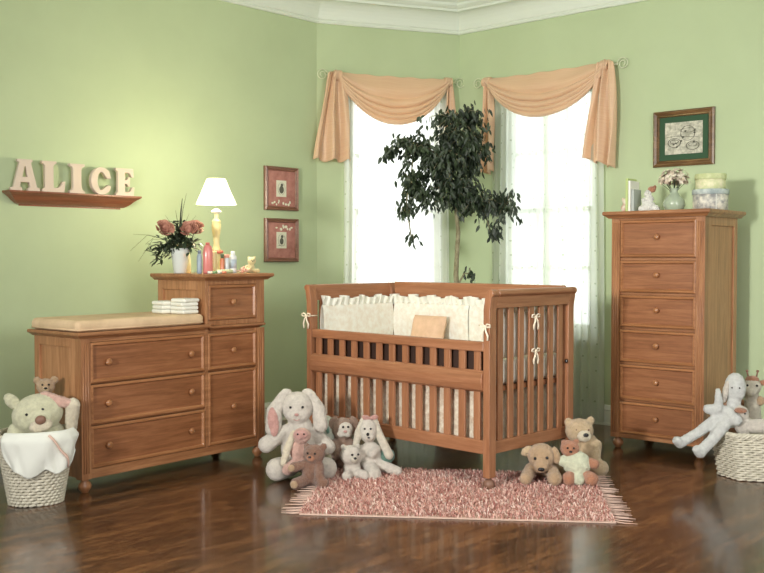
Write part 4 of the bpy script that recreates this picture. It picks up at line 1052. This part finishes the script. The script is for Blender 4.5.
# ------------------------------------------------------------------ things on the tall chest
CT = 1.4905
t = thing('bunny_figurine', 'small white and rust figurine at the left end of the tall chest', 'figurine', at(CH, .0, .17, CT), R(-10))
fuse('body', [('e', (0, 0, .028), (.024, .02, .028)), ('e', (.004, -.004, .072), (.02, .018, .022)), ('e', (-.012, .0, .085), (.008, .006, .014))], plain('rust_white_glaze', (196, 118, 86), .4, c2=(236, 226, 208), vscale=18), t, .004, 0)
fuse('face', [('e', (.008, -.014, .07), (.014, .009, .017)), ('e', (.012, -.012, .034), (.012, .01, .02))], plain('white_glaze', (240, 236, 222), .35), t, .003, 0)
for (x, w_, h_, d_, c, nm) in ((.045, .016, .215, .12, (186, 204, 134), 'slim pale green book, tallest of three upright books on the tall chest'), (.063, .014, .20, .12, (236, 236, 226), 'slim white upright book between the green and grey books on the chest'), (.081, .017, .145, .10, (176, 184, 178), 'shorter grey upright book, rightmost of three books on the tall chest')):
    t = thing('book', nm, 'book', at(CH, x, .17, CT), R(-41), 'upright books on the tall chest')
    mc = plain('book_cover', c, .5)
    MB().box(-w_/2, -w_/2+.0025, -d_/2, d_/2, 0, h_).box(w_/2-.0025, w_/2, -d_/2, d_/2, 0, h_).box(-w_/2, w_/2, -d_/2-.003, -d_/2, 0, h_).build('cover', mc, t, bevel=.001)
    MB().box(-w_/2+.0025, w_/2-.0025, -d_/2, d_/2-.004, .003, h_-.003).build('pages', M['paper'], t)
t = thing('plush_angel', 'fluffy white plush angel with peach hat between books and vase', 'soft toy', at(CH, .17, .16, CT), R(-20))
fuse('body', [('e', (0, 0, .035), (.045, .035, .036)), ('e', (.002, 0, .08), (.028, .025, .03)), ('e', (-.006, -.006, .115), (.023, .021, .023)), ('e', (-.04, -.01, .02), (.024, .022, .02)), ('e', (.045, -.012, .02), (.026, .022, .02)), ('e', (-.03, -.01, .075), (.015, .012, .015))], plush('bright_white', (246, 246, 236)), t, .004, .003, 70)
fuse('hat', [('e', (.018, .004, .142), (.026, .02, .02)), ('e', (.036, .004, .155), (.012, .010, .014))], P_['orange'], t, .004, .001)
eyes(t, [(-12, -25.5, 118), (0, -26.5, 118)], 2.4, .001)
cv = at(CH, .325, .19, CT)
t = thing('glass_vase', 'round pale green glass vase on the tall chest, holding cream flowers', 'vase', cv)
m, nt, b = new_mat('green_glass'); b.inputs['Base Color'].default_value = lin((196, 212, 186)); b.inputs['Roughness'].default_value = .2; b.inputs['Coat Weight'].default_value = .4
b.inputs['Transmission Weight'].default_value = .35
M['gglass'] = m
MB().lathe([(0, 0), (.045, 0), (.055, .008), (.068, .04), (.062, .07), (.035, .10), (.022, .12), (.024, .135), (.030, .142), (.026, .142), (.020, .132), (.018, .12), (.03, .10), (.056, .07), (.062, .04), (.05, .012), (0, .008)], (0, 0, 0), 28).build('vase_body', M['gglass'], t)
t = thing('flower_bunch', 'bunch of cream and mauve dried blossoms in the green glass vase', 'flower', cv+Vector((0, 0, .10)))
mb = MB(); rn = random.Random(9); st = MB()
for k in range(150):
    a_ = rn.uniform(0, 2*PI); e = rn.uniform(-.15, 1.2); r_ = rn.uniform(.05, .085)
    c = Vector((r_*1.15*math.cos(e)*math.cos(a_), r_*math.cos(e)*math.sin(a_), .085+r_*math.sin(e)))
    nn = Vector((c.x, c.y, c.z-.06)).normalized()
    for q in range(4):
        b_ = q*PI/2+k; u_ = nn.orthogonal().normalized(); w_ = nn.cross(u_); d = u_*math.cos(b_)+w_*math.sin(b_)+nn*.35
        leafshape(mb, c, d, nn, .020, .018)
    if k % 8 == 0: st.tube([(0, 0, -.06), (c.x*.3, c.y*.3, .03), tuple(c)], .0015, 5)
mb.build('petals', plain('dried_petal', (238, 232, 212), .8, c2=(186, 164, 146), vscale=34), t); st.build('stems', M['stemgreen'], t)
t = thing('hat_box', 'round hat box printed with blue and rose flowers, lower of the stack', 'hat box', at(CH, .545, .22, CT), 0, 'hat boxes on the tall chest')
fl1 = plain('blue_rose_paper', (226, 222, 206), .7, c2=(150, 150, 148), vscale=26); fl2 = plain('lattice_paper', (206, 212, 160), .7, c2=(230, 226, 190), vscale=40)
MB().lathe([(0, 0), (.104, 0), (.104, .095), (0, .095)], (0, 0, 0), 36).build('box_body', fl1, t)
MB().lathe([(.1065, .095), (.109, .097), (.109, .124), (.106, .127), (0, .127)], (0, 0, 0), 36).build('lid', plain('blue_grey_lid', (196, 206, 200), .7, c2=(150, 164, 164), vscale=22), t)
MB().box(-.002, .002, -.1065, -.1045, .002, .095).build('ribbon', M['white'], t)
t = thing('hat_box', 'smaller round hat box in pale green lattice paper, upper of the stack', 'hat box', at(CH, .545, .22, CT+.1275), 0, 'hat boxes on the tall chest')
MB().lathe([(0, 0), (.088, 0), (.088, .06), (0, .06)], (0, 0, 0), 36).build('box_body', fl2, t)
MB().lathe([(.091, .06), (.093, .062), (.093, .09), (.09, .093), (0, .093)], (0, 0, 0), 36).build('lid', plain('green_lid', (210, 216, 168), .7, c2=(190, 200, 146), vscale=30), t)

# bear on tower
t = thing('teddy_bear', 'small pale yellow teddy bear sitting at the right end of the dresser tower', 'soft toy', at(DR, 1.155, .07, TT), R(8))
part(t, 'body', [('e', (2, 0, 22), (18, 15, 20)), ('e', (4, -3, 56), (20, 18, 18)), ('e', (-11, 0, 72), (6.5, 4, 6)), ('e', (18, 0, 72), (6.5, 4, 6)), ('c', (-6, -6, 10), (-16, -22, 11), 10, 11), ('c', (14, -6, 10), (32, -20, 11), 10, 11), ('c', (-12, -2, 34), (-22, -12, 26), 7, 7)], 'yellow', .0013, .0035, .0006)
eyes(t, [(2, -20.5, 60), (14, -20, 60)], 2.4, .0013); MB().ell((.0106, -.0280, .071), (.004, .003, .003)).build('nose', M['black'], t)
t = thing('floral_trinket', 'tiny pink and cream flower trinket between white bottle and bear', 'trinket', at(DR, 1.06, .012, TT))
mb = MB(); rn = random.Random(2)
for k in range(40):
    c = Vector((rn.gauss(0, .014), rn.gauss(0, .010), abs(rn.gauss(.012, .012))+.006)); mb.ell(c, (.006, .006, .005), (0, 0, 0), 8, 6)
mb.build('blossoms', plain('trinket_blossom', (238, 216, 190), .8, c2=(214, 140, 120), vscale=60), t)

# ------------------------------------------------------------------ ficus
fx, fy = .536, 6.95
fp = thing('planter_pot', 'round brown planter holding the ficus behind the crib', 'pot', (fx, fy, 0))
MB().lathe([(0, 0), (.13, 0), (.14, .01), (.17, .28), (.18, .29), (.18, .32), (.165, .32), (.16, .28), (0, .27)], (0, 0, 0), 32).build('pot_body', plain('terracotta_brown', (120, 84, 60), .6), fp)
MB().lathe([(.158, .271), (.158, .285), (0, .29)], (0, 0, 0), 24).build('soil', M['soil'], fp)
fc = thing('ficus_tree', 'tall weeping ficus with slim trunk and dark leaves in the corner between the windows', 'plant', (fx, fy, .285))
rn = random.Random(11)
tr = MB(); tr.tube([(0, 0, 0), (.012, 0, .4), (-.012, .0, .8), (.004, 0, 1.1), (-.012, 0, 1.25)], [.022, .020, .018, .016, .013], 10)
def S(px, py): return ((px-457)/141.0, 1.2-(py-258)/141.0-.285)
CL = [((454, 198), 20, 16, 170, -1), ((444, 162), 30, 28, 380, 0), ((458, 122), 42, 15, 270, 1), ((478, 146), 20, 20, 140, 2), ((414, 149), 26, 19, 210, 1), ((391, 154), 11, 6, 50, 4), ((410, 182), 17, 22, 130, 4),
      ((405, 210), 9, 11, 50, 6), ((411, 240), 5, 5, 12, 7), ((438, 188), 20, 20, 150, 0), ((478, 203), 26, 16, 210, 0), ((505, 207), 16, 18, 110, 10), ((490, 233), 10, 9, 36, 10), ((470, 273), 5, 4, 12, -2), ((466, 162), 16, 20, 150, 1), ((464, 188), 18, 14, 120, 0), ((425, 195), 16, 16, 90, 6), ((456, 140), 30, 14, 160, 1)]
lv = MB()
for (c, rx, rz, n, par) in CL:
    X, Z = S(*c); rx /= 141; rz /= 141; ry = min(.26, rx*1.1+.03)
    cc = Vector((X, 0, Z)); n = int(n*1.55); nt_ = max(3, n//15)
    if par == -2: st_ = Vector((0, 0, .72))
    elif par == -1: st_ = Vector((-.005, 0, 1.15))
    else: p_ = S(*CL[par][0]); st_ = Vector((p_[0], 0, p_[1]))
    mid = st_.lerp(cc, .5)+Vector((0, 0, .04))
    tr.tube([st_, mid, cc], [.009, .006, .004], 7)
    for q in range(nt_):
        d = Vector((rn.gauss(0, 1), rn.gauss(0, 1), rn.gauss(0, 1))).normalized()*rn.uniform(.5, 1)
        e = cc+Vector((d.x*rx, d.y*ry, d.z*rz)); m_ = cc.lerp(e, .6)+Vector((0, 0, .035)); tr.tube([cc, m_, e], [.0025, .002, .0012], 5)
        for s in range(n//nt_+1):
            k = rn.uniform(.3, 1.15); p = cc.lerp(m_, k/.6) if k < .6 else m_.lerp(e, (k-.6)/.4)
            p = p+Vector((rn.gauss(0, .018), rn.gauss(0, .03), rn.gauss(-.005, .024)))
            a_ = rn.uniform(0, 2*PI); dr_ = rn.uniform(-2.2, -.5)
            leafshape(lv, p, (math.cos(a_)*.7+d.x*.4, math.sin(a_)*.7, dr_), (math.sin(a_), -math.cos(a_), .6), rn.uniform(.044, .066), rn.uniform(.020, .029))
tr.build('trunk', M['bark'], fc); lv.build('foliage', M['leaf'], fc)

# ------------------------------------------------------------------ camera, light
cam = bpy.data.cameras.new('camera'); co = bpy.data.objects.new('camera', cam); col.objects.link(co)
co.location = (0, 0, 1.2); cam.sensor_width = 36; cam.lens = 980/764*36; pitch = math.atan(28.5/980)
co.rotation_euler = (PI/2-pitch, 0, 0); cam.clip_end = 100
scn.camera = co
def area(name, loc, tgt, size, e, c=(1, 1, 1), spread=180):
    l = bpy.data.lights.new(name, 'AREA'); l.shape = 'DISK'; l.size = size; l.energy = e; l.color = c; l.spread = R(spread)
    o = bpy.data.objects.new(name, l); col.objects.link(o); o.location = loc
    o.rotation_euler = (Vector(tgt)-Vector(loc)).to_track_quat('-Z', 'Y').to_euler(); return o
area('key_softbox', (-3.0, -.1, 1.75), (1.7, 6.2, 1.2), .6, 54, (1, .97, .93), 75)
area('fill_softbox', (3.1, -.5, 2.2), (-.2, 6.0, 1.2), 1.8, 128, (1, .97, .94))
area('top_softbox', (0.2, 2.6, 3.1), (.2, 5.8, .6), 1.6, 34, (1, .98, .95))
w = bpy.data.worlds.new('world'); scn.world = w; w.use_nodes = True; nt = w.node_tree; L = nt.links.new
bg = nt.nodes['Background']; tc = N(nt, 'ShaderNodeTexCoord'); sx = N(nt, 'ShaderNodeSeparateXYZ')
L(tc.outputs['Generated'], sx.inputs[0])
mr = N(nt, 'ShaderNodeMapRange'); mr.inputs[1].default_value = -.2; mr.inputs[2].default_value = .6; mr.inputs[3].default_value = .24; mr.inputs[4].default_value = 3.8
L(sx.outputs[1], mr.inputs[0]); L(mr.outputs[0], bg.inputs[1]); bg.inputs[0].default_value = (.93, .97, 1, 1)
vs_ = scn.view_settings; scn.display_settings.display_device = 'sRGB'
vs_.view_transform = 'Standard'; vs_.look = 'None'; vs_.exposure = .13; vs_.gamma = 1; vs_.use_curve_mapping = False
scn.cycles.use_denoising = True
scn.cycles.max_bounces = 8; scn.cycles.transparent_max_bounces = 12
